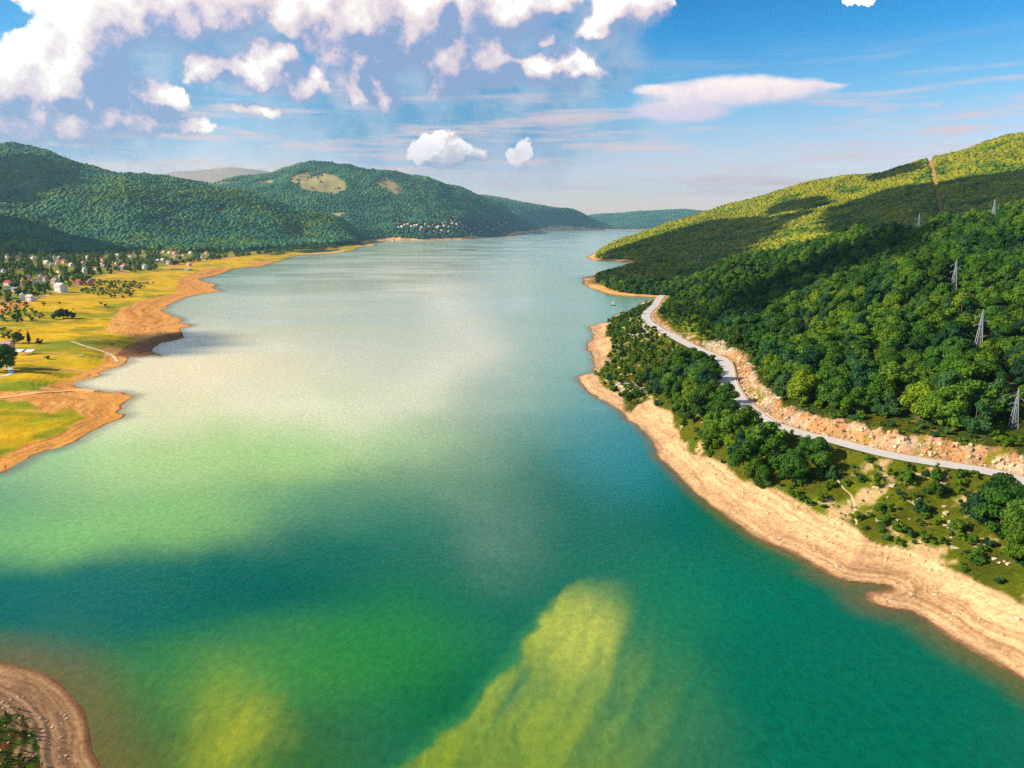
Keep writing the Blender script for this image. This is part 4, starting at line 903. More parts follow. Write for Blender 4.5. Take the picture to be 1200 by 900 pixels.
for off, nm in ((-3.25,'road_edge_line'), (3.1,'road_edge_line')):
    V, Fc = strip(RD, off-.09, off+.09, .068); o = link(bpy.data.objects.new(nm, mesh_np(nm, V, Fc, [M_line], False)), road)
M_verge = plain('gravel_verge', srgb(206,160,110), .95)
V, Fc = strip(RD, -4.6, -3.6, .05); tag(link(bpy.data.objects.new('gravel_verge', mesh_np('gravel_verge', V, Fc, [M_verge], False))), kind='structure')
M_steel = plain('galvanised_steel', (.62,.64,.66), .45, .1, 1, .5); M_pylon = plain('pylon_steel', (.36,.39,.42), .6, .1)
def guardrail(i0, i1, side, label):
    seg = RD[i0:i1]; T = np.gradient(seg[:,:2], axis=0); T /= np.linalg.norm(T, axis=1)[:,None]; Nn = np.stack([-T[:,1], T[:,0]], 1); Q_ = seg.copy(); Q_[:,:2] += Nn*side
    r_ = bpy.data.objects.new('guardrail', None); link(r_); r_.location = Q_[0]; tag(r_, label, 'guardrail')
    m = MB(); O = Q_[0]
    for j in range(len(Q_)-1):
        a, c_ = Q_[j]-O, Q_[j+1]-O
        for (z0, z1, dx) in ((.48,.62,.0),(.62,.70,.05),(.70,.84,.0)):
            m.quad((a[0],a[1],z0), (c_[0],c_[1],z0), (c_[0],c_[1],z1), (a[0],a[1],z1))
        m.quad((a[0],a[1],.84), (c_[0],c_[1],.84), (c_[0]+.12,c_[1]+.06,.80), (a[0]+.12,a[1]+.06,.80))
    m.obj('rail', M_steel, r_)
    pm = MB(); pm.box(-.07,.07,-.07,.07,-.3,.82); pme = pm.mesh('post', M_steel)
    for j in range(0, len(Q_), 2):
        o = link(bpy.data.objects.new('post', pme), r_); o.location = Vector((Q_[j]-O+np.array([.12,.06,0])).tolist())
def rdi(px, py, z=22):
    q_ = at_z(px, py, z); return int(np.argmin((RD[:,0]-q_[0])**2+(RD[:,1]-q_[1])**2))
guardrail(rdi(905,497), rdi(850,424), -4.1, 'steel guardrail round the outside of the bend beside the layby')
guardrail(rdi(790,396), rdi(757,368,18), -4.1, 'steel guardrail along the straight of the upper road before the headland')
M_dirt = plain('dirt_path', srgb(226,196,150), .95); 
def path(pix, w_, mat, name='path'):
    P_ = raycast([p[0] for p in pix], [p[1] for p in pix]); P_ = P_[~np.isnan(P_[:,0])]; P_ = catmull(P_, 5); P_[:,2] = height(P_[:,0], P_[:,1])
    V, Fc = strip(P_, -w_/2, w_/2, .12); tag(link(bpy.data.objects.new(name, mesh_np(name, V, Fc, [mat], False))), kind='structure')
path([(975,546),(980,560),(988,572),(998,582),(1003,600),(1003,615)], .7, M_dirt)
path([(1060,585),(1072,592),(1078,600),(1090,606)], .7, M_dirt)
path([(84,400),(98,405),(118,411),(132,417),(137,424)], 2.6, M_dirt)
path([(0,466),(30,462),(60,459),(88,457),(110,459)], 7., plain('sandy_track', srgb(236,176,108), .95))
path([(30,352),(46,348),(62,345),(80,341)], 4, M_dirt)
path([(0,441),(8,440),(13,437),(12,433),(6,431)], 3.0, plain('concrete_path', (.75,.76,.80), .8))
# ------------------------------------------------------------------ broken rock
M_rock = plain('pale_limestone', srgb(200,178,142), .9, .35, .8); M_rocko = plain('orange_rock', srgb(186,138,94), .9, .4, .8)
def rock_mesh(mat, seed):
    r = np.random.default_rng(seed); bm = bmesh.new(); bmesh.ops.create_cube(bm, size=1)
    bmesh.ops.subdivide_edges(bm, edges=bm.edges[:], cuts=1)
    for v in bm.verts: v.co = Vector((v.co.x*1.0, v.co.y*.8, v.co.z*.6)) + Vector((r.normal(0,.12), r.normal(0,.12), r.normal(0,.09)))
    bmesh.ops.triangulate(bm, faces=bm.faces[:])
    me = bpy.data.meshes.new('rock'); bm.to_mesh(me); bm.free(); me.materials.append(mat); return me
ROCKS = [rock_mesh(M_rock, i) for i in range(4)]; ROCKO = [rock_mesh(M_rocko, 10+i) for i in range(3)]
x, y, z, X, Y, sd = grid_pts(.10, .85, 110, 1000, 1.5); rd, _ = road_near(x, y); bank_ = inpoly(x, y, _bank); rr = rng.random(len(x)); cn = fbm(x/6, y/6, 3, 71)
cutk = ~bank_ & (rd > 5.2) & (rd < 11.5+4*cn) & (X > 842) & (y < 420) & (rr < .8) | ~bank_ & (rd > 5) & (rd < 8.5) & (X <= 848) & (rr < .35)
shr = (rng.random(len(x)) < .10+.5*np.maximum(cn-.1, 0)) & (z < 9) & (z > .2) & (sd < 32) & ~near_mask(VEG_R, X, Y, y, 90, 1100, 3)
outc = (inpoly(X, Y, OUTC) | inpoly(X, Y, [(825,408),(838,402),(850,398),(850,412),(838,413)]) | inpoly(X, Y, [(720,448),(730,446),(757,452),(757,458),(735,460),(722,455)])) & (rr < .6)
rough = bank_ & (cn > .30) & (rr < .35) & (sd > 18) & (rd > 6)
def rocks(k, protos, lo, hi): scatter('broken_rock', st3(x, y, z, k), lo+(hi-lo)*rng.random(k.sum())**2.5, protos, sink=.1)
rocks(cutk, ROCKS+ROCKS+ROCKO+ROCKO, .5, 2.3); rocks(shr & ~cutk, ROCKS+ROCKO[:1], .35, 1.5); rocks(outc, ROCKS, 1.2, 3.6); rocks(rough, ROCKS, .6, 2.0)
x, y, z, X, Y, sd = grid_pts(-.85, -.5, 100, 190, .8); rr = rng.random(len(x))
k = (rr < .10) & (sd > .3); scatter('broken_rock', st3(x, y, z, k), rng.uniform(.12,.55,k.sum()), ROCKS, sink=.1)
k = (rng.random(len(x)) < .35) & (sd > 7) & inpoly(X, Y, [(5,835),(25,832),(38,845),(45,870),(50,900),(45,950),(-80,950),(-80,860)]); scatter('scrub', st3(x, y, z, k), rng.uniform(.25,.8,k.sum()), BUSHT[:2])
lap('rocks')
# ------------------------------------------------------------------ pylons
def pylon(xy, h, label):
    zb = hgt1(*xy); r_ = bpy.data.objects.new('electricity_pylon', None); link(r_); r_.location = (xy[0], xy[1], zb-.2); r_.rotation_euler = (0, 0, rng.uniform(-.25,.05)); tag(r_, label, 'pylon', 'pylons of the power line')
    wd = h*.075; th = max(.07, h*.0035+.00018*xy[1]); top_ = h*.035
    for sx in (-1,1):
        for sy in (-1,1):
            m = MB(); m.bar((sx*wd, sy*wd, 0), (sx*top_*.8, sy*top_*.8, h*.62), th, th*.9); m.bar((sx*top_*.8, sy*top_*.8, h*.62), (0, 0, h), th*.9, th*.6); m.obj('leg', M_pylon, r_)
    m = MB(); n = 8
    for i in range(n):
        z0, z1 = h*.9*i/n, h*.9*(i+1)/n; w_ = lambda z_: wd+(top_*.8-wd)*min(z_/(h*.62), 1) if z_ < h*.62 else top_*.8*(h-z_)/(h*.38)
        a, c_ = w_(z0), w_(z1)
        for (p0, p1) in (((-a,-a,z0),(c_,-c_,z1)), ((a,-a,z0),(-c_,-c_,z1)), ((a,a,z0),(-c_,c_,z1)), ((-a,-a,z0),(-c_,c_,z1)), ((a,a,z0),(c_,-c_,z1))): m.bar(p0, p1, th*.5)
        m.bar((-c_,-c_,z1), (c_,-c_,z1), th*.5)
    m.obj('bracing', M_pylon, r_)
    for (zz, sgn) in ((.80,-1),(.71,1),(.61,-1)):
        L_ = h*.15; m = MB(); m.bar((0,0,h*zz), (sgn*L_,0,h*zz), th*.9, th*.7); m.bar((0,0,h*(zz+.045)), (sgn*L_,0,h*zz), th*.6); arm = m.obj('crossarm', M_pylon, r_)
        m = MB(); m.bar((sgn*L_,0,h*zz), (sgn*L_,0,h*(zz-.05)), th*.8, th*.8, 6); m.obj('insulator', M_pylon, arm)
for (xy, (px, yy, h, lab)) in zip(pylw, PYL): pylon(xy, h, lab)
# ------------------------------------------------------------------ village
WALLC = {'white': (.78,.76,.72), 'cream': (.74,.62,.44), 'pink': (.72,.46,.36), 'grey': (.45,.44,.44), 'brown': (.35,.22,.15)}
ROOFC = {'red': (.52,.07,.035), 'orange': (.62,.16,.04), 'mauve': (.40,.26,.40), 'brown': (.20,.09,.06), 'grey': (.32,.32,.36), 'pale': (.62,.58,.52), 'salmon': (.62,.27,.17)}
WM = {k_: plain('wall_'+k_, v_, .85, .08) for k_, v_ in WALLC.items()}; RM = {k_: plain('roof_tiles_'+k_, v_, .8, .2) for k_, v_ in ROOFC.items()}
M_glass = plain('window_glass', (.05,.07,.09), .2); M_door = plain('door_wood', (.16,.08,.04), .6); 
_cache = {}
def house_parts(w_, d_, h_, roof, wall, detail):
    key = (round(w_), round(d_), round(h_), roof, wall, detail)
    if key in _cache: return _cache[key]
    w_, d_, h_ = key[:3]; rh = d_*.34; P_ = []
    m = MB(); m.box(-w_/2, w_/2, -d_/2, d_/2, -3, h_)
    for sx in (-1, 1): m.tri((sx*w_/2, -d_/2, h_), (sx*w_/2, d_/2, h_), (sx*w_/2, 0, h_+rh))
    P_.append(('wall', m.mesh('wall', WM[wall]), None))
    o_ = .5; m = MB()
    for sy in (-1, 1):
        a = (-w_/2-o_, sy*(d_/2+o_), h_-o_*.6); b_ = (w_/2+o_, sy*(d_/2+o_), h_-o_*.6); c_ = (w_/2+o_, 0, h_+rh+.05); e = (-w_/2-o_, 0, h_+rh+.05)
        m.quad(a, b_, c_, e); up1 = lambda p: (p[0], p[1], p[2]+.22); m.quad(up1(e), up1(c_), up1(b_), up1(a)); m.quad(a, up1(a), up1(b_), b_); m.quad(a, e, up1(e), up1(a)); m.quad(b_, up1(b_), up1(c_), c_)
    P_.append(('roof', m.mesh('roof', RM[roof]), None))
    m = MB(); m.box(w_*.2, w_*.2+.7, .4, 1.1, h_+rh*.3, h_+rh+1.0); P_.append(('chimney', m.mesh('chimney', WM['brown']), 1))
    if detail:
        fl = max(1, int(h_//2.8)); nw = max(2, int(w_//3.2))
        for f_ in range(fl):
            for j in range(nw):
                xc = -w_/2+(j+.5)*w_/nw; zc = 1.5+2.8*f_
                if f_ == 0 and j == nw//2:
                    m = MB(); m.box(xc-.5, xc+.5, -d_/2-.05, -d_/2+.02, 0, 2.1); P_.append(('door', m.mesh('door', M_door), None)); continue
                m = MB(); m.box(xc-.6, xc+.6, -d_/2-.04, -d_/2+.02, zc-.65, zc+.65); P_.append(('window', m.mesh('window', M_glass), None))
    _cache[key] = P_; return P_
HX = []
def house(px, py, wpx, roof, wall, label, h_=4.6, detail=True, rot=None, group=None, name='house', y0=300, y1=15000, minw=8):
    P_ = raycast(px, py, y0, y1)[0]
    if np.isnan(P_[0]): return
    if group == 'same': group = label
    w_ = max(minw, wpx*P_[1]/F*.95); d_ = min(w_*.75, 10)
    r_ = bpy.data.objects.new(name, None); link(r_); r_.location = (P_[0], P_[1], P_[2]); r_.rotation_euler = (0, 0, rng.uniform(-1.15,-.25) if rot is None else rot); tag(r_, label, 'house' if name == 'house' else name.replace('_', ' '), group)
    made = []
    for (n_, me, par) in house_parts(w_, d_, h_, roof, wall, detail):
        made.append(link(bpy.data.objects.new(n_, me), r_ if par is None else made[par]))
    HX.append((P_[0], P_[1], w_*.7+4, px, py, wpx))
g1 = 'houses of the lakeside village'
for a_ in [(8.5,302.5,4,'red','white','red roofed house at the dark foot of the low hill, furthest left'),(21,303.5,5,'salmon','pink','salmon roofed house beside a tall pale poplar'),(23,298,3,'red','cream','tiny red roofed house above the salmon roofed one'),(38.5,304.5,4,'pale','white','small pale house just right of the tall poplar'),
    (10,335,8,'red','white','white house with bright red roof at the left edge of the lower row'),(28,334,8,'orange','pink','tall orange roofed house in the middle of the lower row'),(38,334,4,'red','cream','narrow red roofed house next to the tall orange one'),(46,331,7,'salmon','white','salmon roofed house with white gable in the lower row'),(54,330,6,'red','grey','red roofed house at the right of a white gabled one'),(65,333,8,'mauve','pink','pinkish house with mauve roof at the edge of the trees'),
    (55,309.5,7,'pale','cream','cream house with pale roof at the left of the upper row'),(61,312,6,'grey','white','white house with grey roof in the upper row'),(68,310,6,'salmon','cream','cream house in the middle of the upper row'),(76,308.5,6,'red','pink','house with brightest red roof in the upper row'),(84,312.5,6,'pale','cream','long pale house at the right end of the upper row'),
    (93,334,7,'red','brown','dark house with glowing red roof beside the meadow'),(106.5,334,7,'mauve','brown','dark house with mauve roof beside the meadow bushes'),(99.5,319,6,'pale','white','white two storey house among poplars'),(98,312,5,'salmon','white','white house behind the poplars'),(102.5,303,3,'pale','pink','small pink house under the wooded hill'),(64,303,4,'pale','white','small white house in the shade of the low hill'),(70,304,6,'grey','brown','dark grey roofed house in the shade of the low hill'),
    (27,351,7,'pale','white','pale greenish roofed house among the orchard trees'),(36,353,8,'pale','white','long white house beside the dirt track'),
    (170.5,289,4,'salmon','cream','small cream house under the big wooded hill'),(184,287.5,5,'pale','cream','pale house high among the trees above the long red roof'),(190,286,4,'mauve','pink','mauve roofed house high among the trees'),(205,297.5,10,'red','pink','long house with vivid red roof near the shore'),(199,297,5,'salmon','white','white house left of the long red roof'),(217,296,5,'salmon','cream','salmon roofed house right of the long red roof'),(236.5,295,4,'pale','white','white house alone among shoreline trees'),
    (138,300.5,4,'pale','white','small white house between dark trees'),(170,314.5,6,'grey','white','grey roofed house by the dark trees at the field edge'),(145,316,8,'mauve','brown','brown house with mauve roof at the top of the meadow'),(222,312,5,'salmon','pink','pink boathouse by the grey quay'),(198,310,6,'mauve','pink','long pink house behind the grey quay'),
    (307,290,4,'pale','pink','pale house in the shoreline trees under the hill'),(385,281.5,7,'salmon','pink','pink hotel in trees where the shore bends'),(355,284.5,4,'pale','white','small white house left of the pink hotel'),(237,303,3,'red','white','tiny red roofed house just above the yellow shore')]:
    house(*a_, group=g1, h_=float(rng.choice([4.6,5.8])))
house(71.5,342,13,'pale','white','large white three storey house with balconies above the dirt track', h_=8.6, group=g1, rot=-.5)
house(9.5,411,10,'mauve','pink','barn with mauve metal roof behind the dark tree', h_=5, rot=-.2, group=None, name='barn')
for a_ in [(741,316,4,'red','cream'),(751,316.5,5,'salmon','pink'),(769.5,318.5,4,'salmon','cream')]:
    house(*a_, 'red roofed chalet in the shaded wood on the far point', h_=4.6, y0=900, y1=2000, detail=False, group='chalets on the wooded point', minw=6)
for i, (px, py) in enumerate(far_h): house(px, py+1, 3.0, ('salmon','orange','pale','red')[i % 4], ('white','cream','pink')[i % 3], (lambda q: q)(('pale ','cream ','rosy ')[i % 3] + 'far house ' + ('with salmon roof ','with orange roof ','with light roof ','with red roof ')[i % 4] + ('above the orange shore hut' if px < 480 else 'in the left half of the far village' if px < 510 else 'in the middle of the far village' if px < 540 else 'at the right edge of the far village' if px < 566 else 'in the outlying cluster nearer the point')), h_=7, detail=False, group='same', y0=3600, y1=9000, minw=15)
rg2 = np.random.default_rng(5)
for i in range(46):
    px = float(rg2.uniform(4, 300)); tp = float(np.interp(px, [0,100,170,214,300], [301,299,290,290,289])); lw = float(np.interp(px, [0,42,100,120,170,214,300], [345,338,322,315,311,302,293])); py = float(rg2.uniform(tp, lw))
    if min(abs(px-h_[3])+2*abs(py-h_[4]) for h_ in HX) < 7: continue
    rf = ('red','salmon','orange','salmon','mauve','pale','red','brown')[i % 8]; wl = ('cream','white','pink','cream','white')[i % 5]
    wh = 'at the foot of the dark low hill' if px < 110 and py < 312 else 'among trees left of the big white house' if px < 72 else 'between big white house and meadow bushes' if px < 118 else 'in trees inland of the meadow' if px < 165 else 'under the wooded hill inland of the quay' if px < 232 else 'in the shoreline trees beyond the village'
    house(px, py, 4.5, rf, wl, f'small {wl} cottage with {rf} roof {wh}', group='same', h_=4.2, detail=False, minw=8)
HXa = np.array(HX); lap('houses')
# village trees and field bushes
x, y, z, X, Y, sd = grid_pts(-.86, -.17, 880, 3100, 11); rr = rng.random(len(x)); cn = fbm(x/60, y/60, 3, 81)
top_l = np.interp(X, [-400,0,100,170,214,300,437], [300,297,297,293,297,294,283]); low_l = np.interp(X, [-400,0,20,42,60,90,120,170,214,300,437], [380,376,366,350,344,334,322,319,309,299,284.5])
k = (Y >= top_l) & (Y < low_l) & (sd > 12) & (rr < .46+.5*cn)
for h_ in HXa[HXa[:,1] < 3300]:
    k &= ~(np.hypot(x-h_[0], y-h_[1]) < h_[2]); k &= ~((np.abs(X-h_[3]) < h_[5]*.55+1) & (y < h_[1]) & (Y < h_[4]+7.5))
x, y, z, X, Y = x[k], y[k], z[k], X[k], Y[k]
hh_ = rng.uniform(5.5, 12, len(x)); pop = rng.random(len(x)) < .13
top = np.argsort(-np.where(pop & (X > 0), 1/y, 0))[:55]
isp = np.zeros(len(x), bool); isp[top] = True
for n_i, i in enumerate(top):
    r_ = bpy.data.objects.new('poplar_tree', None); link(r_); r_.location = (x[i], y[i], z[i]); h_ = rng.uniform(13,19); r_.scale = (h_*1.1,h_*1.1,h_); r_.rotation_euler = (0,0,rng.uniform(0,6))
    tag(r_, *(lambda q: (q, 'tree', q))('slender pale poplar ' + ('behind the upper row of houses' if Y[i] < 306 and X[i] < 120 else 'between the two rows of village houses' if X[i] < 120 and Y[i] < 334 else 'below the lower row of houses' if X[i] < 120 else 'among houses inland of the grey quay' if X[i] < 200 else 'near the long vivid red roof' if X[i] < 240 else 'in the shoreline trees under the big hill'))); link(bpy.data.objects.new('crown', POP[n_i % 2]), r_); link(bpy.data.objects.new('trunk', TRUNKS[n_i % 4]), r_)
scatter('village_trees', st3(x, y, z, ~isp), hh_[~isp], VILT)
BUSHREG = [(98,330),(130,320),(170,320),(182,326),(180,334),(160,340),(150,350),(120,348),(96,344)]; BUSH2 = [(0,352),(24,354),(45,366),(60,372),(40,376),(0,380)]; BUSH3 = [(0,384),(30,388),(46,404),(50,416),(36,420),(0,424)]
x, y, z, X, Y, sd = grid_pts(-.80, -.4, 480, 1800, 9); rr = rng.random(len(x))
k = inpoly(X, Y, BUSHREG) & (rr < .75) | inpoly(X, Y, BUSH2) & (rr < .8) | inpoly(X, Y, BUSH3) & (rr < .35) | (inpoly(X, Y, GRASS_L) & (rr < .012) & (X < 190) & (sd > 30))
for h_ in HXa: k &= ~(np.hypot(x-h_[0], y-h_[1]) < h_[2])
k &= ~((X > 12) & (X < 46) & (Y > 408))
idx = np.flatnonzero(k); idx = idx[np.argsort(y[idx])]
for n_i, i in enumerate(idx[:280]):
    o = bpy.data.objects.new('field_bush', BUSHV[n_i % 3]); link(o); h_ = rng.uniform(2.2,5.2)*(1.0 if Y[i] < 380 else .8); o.location = (x[i], y[i], z[i]-.1); o.scale = (h_*1.25,h_*1.25,h_); o.rotation_euler = (0,0,rng.uniform(0,6))
    reg = 0 if inpoly([X[i]],[Y[i]],BUSHREG)[0] else 1 if inpoly([X[i]],[Y[i]],BUSH2)[0] else 2 if inpoly([X[i]],[Y[i]],BUSH3)[0] else 3
    szb = 'large ' if h_ > 4 else 'small ' if h_ < 3 else ''
    sub = (' towards its left end' if X[i] < 118 else ' towards its right end' if X[i] > 148 else ' in its middle') if reg == 0 else (', by the dirt track' if X[i] > 30 else ', close to the picture edge') if reg == 1 else ''
    tag(o, szb + ['olive bush in the scrubby corner between village and yellow meadow','round orchard tree at the edge of the yellow field','dark bush near the barn at the left edge','single dark bush out on the yellow meadow'][reg] + sub, 'bush'); o['group'] = o['label']
def lone_tree(px, py, h_, wx_, label, crown, name='broadleaf_tree', y0=300, y1=2000, cat='tree'):
    P_ = raycast(px, py, y0, y1)[0]; r_ = bpy.data.objects.new(name, None); link(r_); hh = h_*P_[1]/F; r_.location = (P_[0], P_[1], P_[2]-.1); r_.scale = (wx_*P_[1]/F/.85, wx_*P_[1]/F/.85, hh); tag(r_, label, cat)
    link(bpy.data.objects.new('crown', crown), r_); link(bpy.data.objects.new('trunk', TRUNKS[0]), r_)
lone_tree(8,432,30,26,'big dark tree in front of the mauve roofed barn', CROWNS[0]); lone_tree(-6,436,34,24,'big dark tree cut by the left edge of the picture', CROWNS[1])
lone_tree(34,402,17,7,'dark pointed conifer right of the barn', CONE[0], 'conifer_tree'); lone_tree(21,402,14,14,'rounded dark tree behind the barn roof', CROWNS[2]); lone_tree(46,403,8,7,'small dark tree by the pointed conifer', CROWNS[3])
lone_tree(74,373,12,15,'dense dark green tree alone on the yellow meadow', CROWNS[4]); lone_tree(84,373,9,10,'greyish tree touching the dense dark tree on the meadow', VILT[1]); lone_tree(64,374,8,8,'small bright tree left of the dense dark meadow tree', CROWNS[5])
lone_tree(20,376,14,9,'tall tree at the field corner beside the orchard', VILT[2]); lone_tree(5,397,12,7,'tall narrow tree by the left edge above the barn', POP[0], 'poplar_tree'); lone_tree(11,397,9,7,'tree next to the narrow poplar above the barn', VILT[0])
lone_tree(729,434,9,8,'lone dark pine on the grassy shore of the headland', CONE[0], 'conifer_tree'); lone_tree(734,432,8,6,'second dark pine on the grassy shore, beside the lone one', CONE[1], 'conifer_tree')
lone_tree(757,446,14,16,'round green tree standing over the rocks below the layby', CROWNS[3]); lone_tree(1020,621,17,22,'round bush-like tree on the lower slope just above the sand', CROWNS[2])
lone_tree(906,372+4,16,26,'pale blue-green tree in the dip between the wooded spurs', VILT[3])
# ------------------------------------------------------------------ small things
M_white = plain('white_paint', (.8,.8,.8), .5, .05); M_dark = plain('dark_rubber', (.03,.03,.035), .6); M_hull = plain('dark_hull', (.10,.12,.12), .4); M_sail = plain('sailcloth', (.8,.8,.78), .8, .04)
def sailboat(px, py, L_, label):
    p_ = at_z(px, py, 0.); r_ = bpy.data.objects.new('sailboat', None); link(r_); r_.location = (p_[0], p_[1], .0); r_.scale = (L_,)*3; tag(r_, label, 'boat')
    m = MB(); st_ = [(-.5,.10,.02),(-.2,.15,0),(.15,.14,0),(.38,.08,.02),(.5,.005,.05)]
    for j in range(4):
        (x0,w0,k0),(x1,w1,k1) = st_[j], st_[j+1]
        for sy in (-1,1): m.quad((x0,sy*w0,.11), (x1,sy*w1,.12), (x1,sy*w1*.5,k1-.05), (x0,sy*w0*.5,k0-.05))
        m.quad((x0,-w0,.11), (x1,-w1,.12), (x1,w1,.12), (x0,w0,.11))
    m.quad((-.5,-.1,.11), (-.5,.1,.11), (-.5,.05,-.03), (-.5,-.05,-.03)); m.obj('hull', M_hull, r_)
    m = MB(); m.box(-.25,.12,-.07,.07,.11,.19); m.obj('cabin', M_white, r_)
    m = MB(); m.bar((.08,0,.1), (.08,0,1.05), .014, .009, 6); m.bar((.08,0,.24), (-.42,0,.24), .011, .008, 5); m.obj('mast', M_white, r_)
    m = MB(); m.quad((.06,.006,.27), (-.40,.006,.27), (-.1,.03,.7), (.07,.006,1.0)); m.quad((.07,.014,1.0), (-.1,.038,.7), (-.40,.014,.27), (.06,.014,.27)); m.obj('sail', M_sail, r_)
sailboat(718.5, 358, 6.5, 'small dark sailboat with white sail off the wooded headland'); sailboat(500.5, 287.3, 11, 'tiny white sailboat below the far village')
def car(px, py, L_, label, mat=M_white, name='parked_car', rot=0., y0=300, y1=1500, z=None):
    P_ = raycast(px, py, y0, y1)[0]; r_ = bpy.data.objects.new(name, None); link(r_); r_.location = (P_[0], P_[1], hgt1(P_[0], P_[1])+(.05 if z is None else z)); r_.scale = (L_/4.2,)*3; r_.rotation_euler = (0,0,rot); tag(r_, label, 'car')
    m = MB(); prof = [(-2.1,.35),(-2.1,.8),(-1.9,.92),(-1.3,.98),(-.9,1.42),(.5,1.45),(1.1,1.0),(1.95,.85),(2.1,.6),(2.1,.35)]
    n = len(prof); 
    for sy in (-1,1):
        i = len(m.v); m.v += [(a, sy*(.85 if b_ < 1.2 else .68), b_) for a, b_ in prof]; m.f.append(tuple(range(i, i+n)) if sy > 0 else tuple(range(i+n-1, i-1, -1)))
    for j in range(n): k_ = (j+1) % n; m.f.append((j, k_, n+k_, n+j))
    m.obj('body', mat, r_)
    m = MB(); 
    for sy in (-1,1): m.box(-.85,.55,sy*.79-.02,sy*.79+.02,1.02,1.34)
    m.obj('window', M_glass, r_)
    for sx in (-1.3,1.3):
        for sy in (-1,1): m = MB(); m.bar((sx,sy*.72,.33), (sx,sy*.9,.33), .33, .33, 12); m.obj('wheel', M_dark, r_)
car(113.6, 458.5, 3.6, 'small white car parked on the sand spit by the water', rot=.1)
car(80, 366, 4.4, 'white car standing on the yellow meadow', rot=.2)
# upturned boat on the green meadow
P_ = raycast(93, 417.5, 300, 900)[0]; r_ = bpy.data.objects.new('rowing_boat', None); link(r_); r_.location = P_; tag(r_, 'white rowing boat lying on the green grass of the inlet', 'boat')
m = MB()
for j, (x0,w0,x1,w1) in enumerate([(-2.6,.5,-1,.95),(-1,.95,1,.95),(1,.95,2.6,.1)]):
    for sy in (-1,1): m.quad((x0,sy*w0,.85), (x1,sy*w1,.9), (x1,sy*w1*.45,.05), (x0,sy*w0*.45,.05))
    m.quad((x0,-w0*.45,.05), (x1,-w1*.45,.05), (x1,w1*.45,.05), (x0,w0*.45,.05))
m.quad((-2.6,-.5,.85), (-2.6,.5,.85), (-2.6,.22,.05), (-2.6,-.22,.05)); m.obj('hull', M_white, r_)
m = MB(); m.box(-1.2,-.8,-.85,.85,.55,.62); m.box(.6,1.0,-.85,.85,.55,.62); m.obj('thwart', M_door, r_)
# white awnings beside the barn
for (px, py, w_, lab, hh) in [(23,416,9,'broad white awning sloping beside the mauve barn', 3.4), (35,414.5,9,'low white awning right of the broad one', 2.4)]:
    P_ = raycast(px, py, 300, 900)[0]; r_ = bpy.data.objects.new('awning', None); link(r_); r_.location = P_; tag(r_, lab, 'awning'); W_ = w_*P_[1]/F/2
    m = MB(); m.box(-W_, W_, -2.5, 2.5, hh-.15, hh); m.v = [(a, b_, c_+b_*.25) for a, b_, c_ in m.v]; m.obj('canvas', plain('awning_canvas', (.72,.74,.82), .8, .04), r_)
    pm = MB(); pm.bar((0,0,-.3), (0,0,hh-.4), .09); pme = pm.mesh('post', M_steel)
    for sx in (-1,1):
        for sy in (-1,1): o = link(bpy.data.objects.new('post', pme), r_); o.location = (sx*W_*.9, sy*2.1, sy*.4-.2)
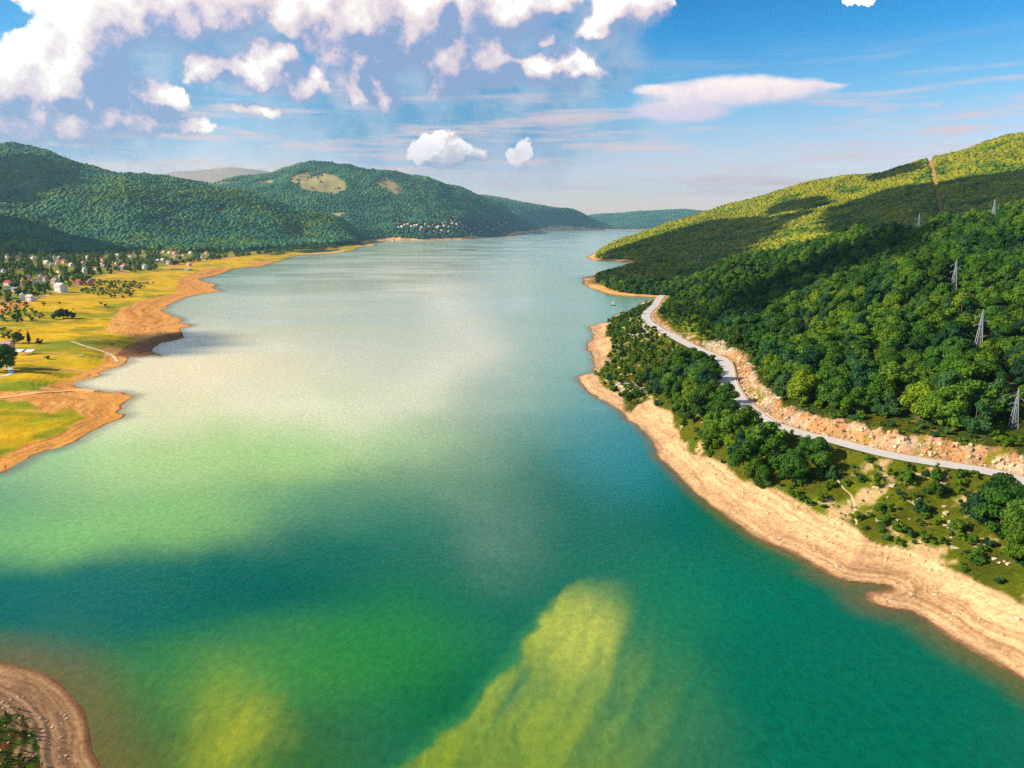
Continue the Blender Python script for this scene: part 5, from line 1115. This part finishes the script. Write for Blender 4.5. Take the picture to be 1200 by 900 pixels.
# quay below the village
P_ = raycast(212, 316.5, 900, 3000)[0]; r_ = bpy.data.objects.new('quay', None); link(r_); r_.location = P_; tag(r_, 'curved grey stone quay where the village meets the yellow shore', 'quay')
m = MB(); kq = P_[1]/F
for j in range(12):
    a0, a1 = -1.9+j*.32, -1.9+(j+1)*.32
    f_ = lambda a, r1: (12*kq*math.sin(a)*r1, 4*kq*math.cos(a)*r1*2.2)
    p0, p1, p2, p3 = f_(a0,.85), f_(a1,.85), f_(a1,1), f_(a0,1)
    m.quad((*p0,2.2), (*p1,2.2), (*p2,2.2), (*p3,2.2)); m.quad((*p3,2.2), (*p2,2.2), (*p2,-2), (*p3,-2)); m.quad((*p1,2.2), (*p0,2.2), (*p0,-2), (*p1,-2))
m.obj('stone_wall', WM['grey'], r_)
# angler standing on the sand at the left edge
def person(px, py, h_, label, top_c, leg_c):
    P_ = raycast(px, py, 200, 600)[0]; me = bpy.data.meshes.new('person'); bmv = [(0,0,.52),(0,0,.62),(0,0,.80),(0,.0,.86),(0,.01,.90),(0,.01,.96),(-.06,0,.50),(-.065,.01,.27),(-.07,0,.03),(-.07,-.07,.01),(.06,0,.50),(.07,-.02,.27),(.085,0,.03),(.085,-.07,.01),(-.11,0,.79),(-.14,-.03,.62),(-.11,-.13,.55),(.11,0,.79),(.14,.01,.61),(.13,-.03,.47)]
    ed = [(0,1),(1,2),(2,3),(3,4),(4,5),(0,6),(6,7),(7,8),(8,9),(0,10),(10,11),(11,12),(12,13),(2,14),(14,15),(15,16),(2,17),(17,18),(18,19)]
    rad = [.075,.07,.085,.035,.05,.045,.055,.038,.026,.02,.055,.038,.026,.02,.04,.03,.022,.04,.03,.022]
    me.from_pydata(bmv, ed, []); o = link(bpy.data.objects.new('person', me)); o.modifiers.new('skin', 'SKIN'); 
    for i_, v_ in enumerate(me.skin_vertices[0].data): v_.radius = (rad[i_], rad[i_]*.8); v_.use_root = (i_ == 0)
    ss = o.modifiers.new('sub', 'SUBSURF'); ss.levels = 1; ss.render_levels = 1
    mm, t, b = mat_new('clothes_and_skin'); tcx = t.new('ShaderNodeTexCoord'); sp = t.new('ShaderNodeSeparateXYZ'); t.l.new(tcx.outputs['Object'], sp.inputs[0])
    t.put(b.inputs['Base Color'], t.ramp(sp.outputs[2], [(0,(.02,.02,.02)),(.05,leg_c),(.53,top_c),(.85,(.5,.3,.2)),(.95,(.03,.02,.015))], 'CONSTANT')); me.materials.append(mm)
    o.location = (P_[0], P_[1], hgt1(P_[0], P_[1])); o.scale = (h_,)*3; o.rotation_euler = (0,0,.6); tag(o, label, 'person')
person(6.5, 549.5, 1.75, 'person in dark clothes standing on the orange sand at the water', (.03,.03,.04), (.04,.04,.06))
lap('all')
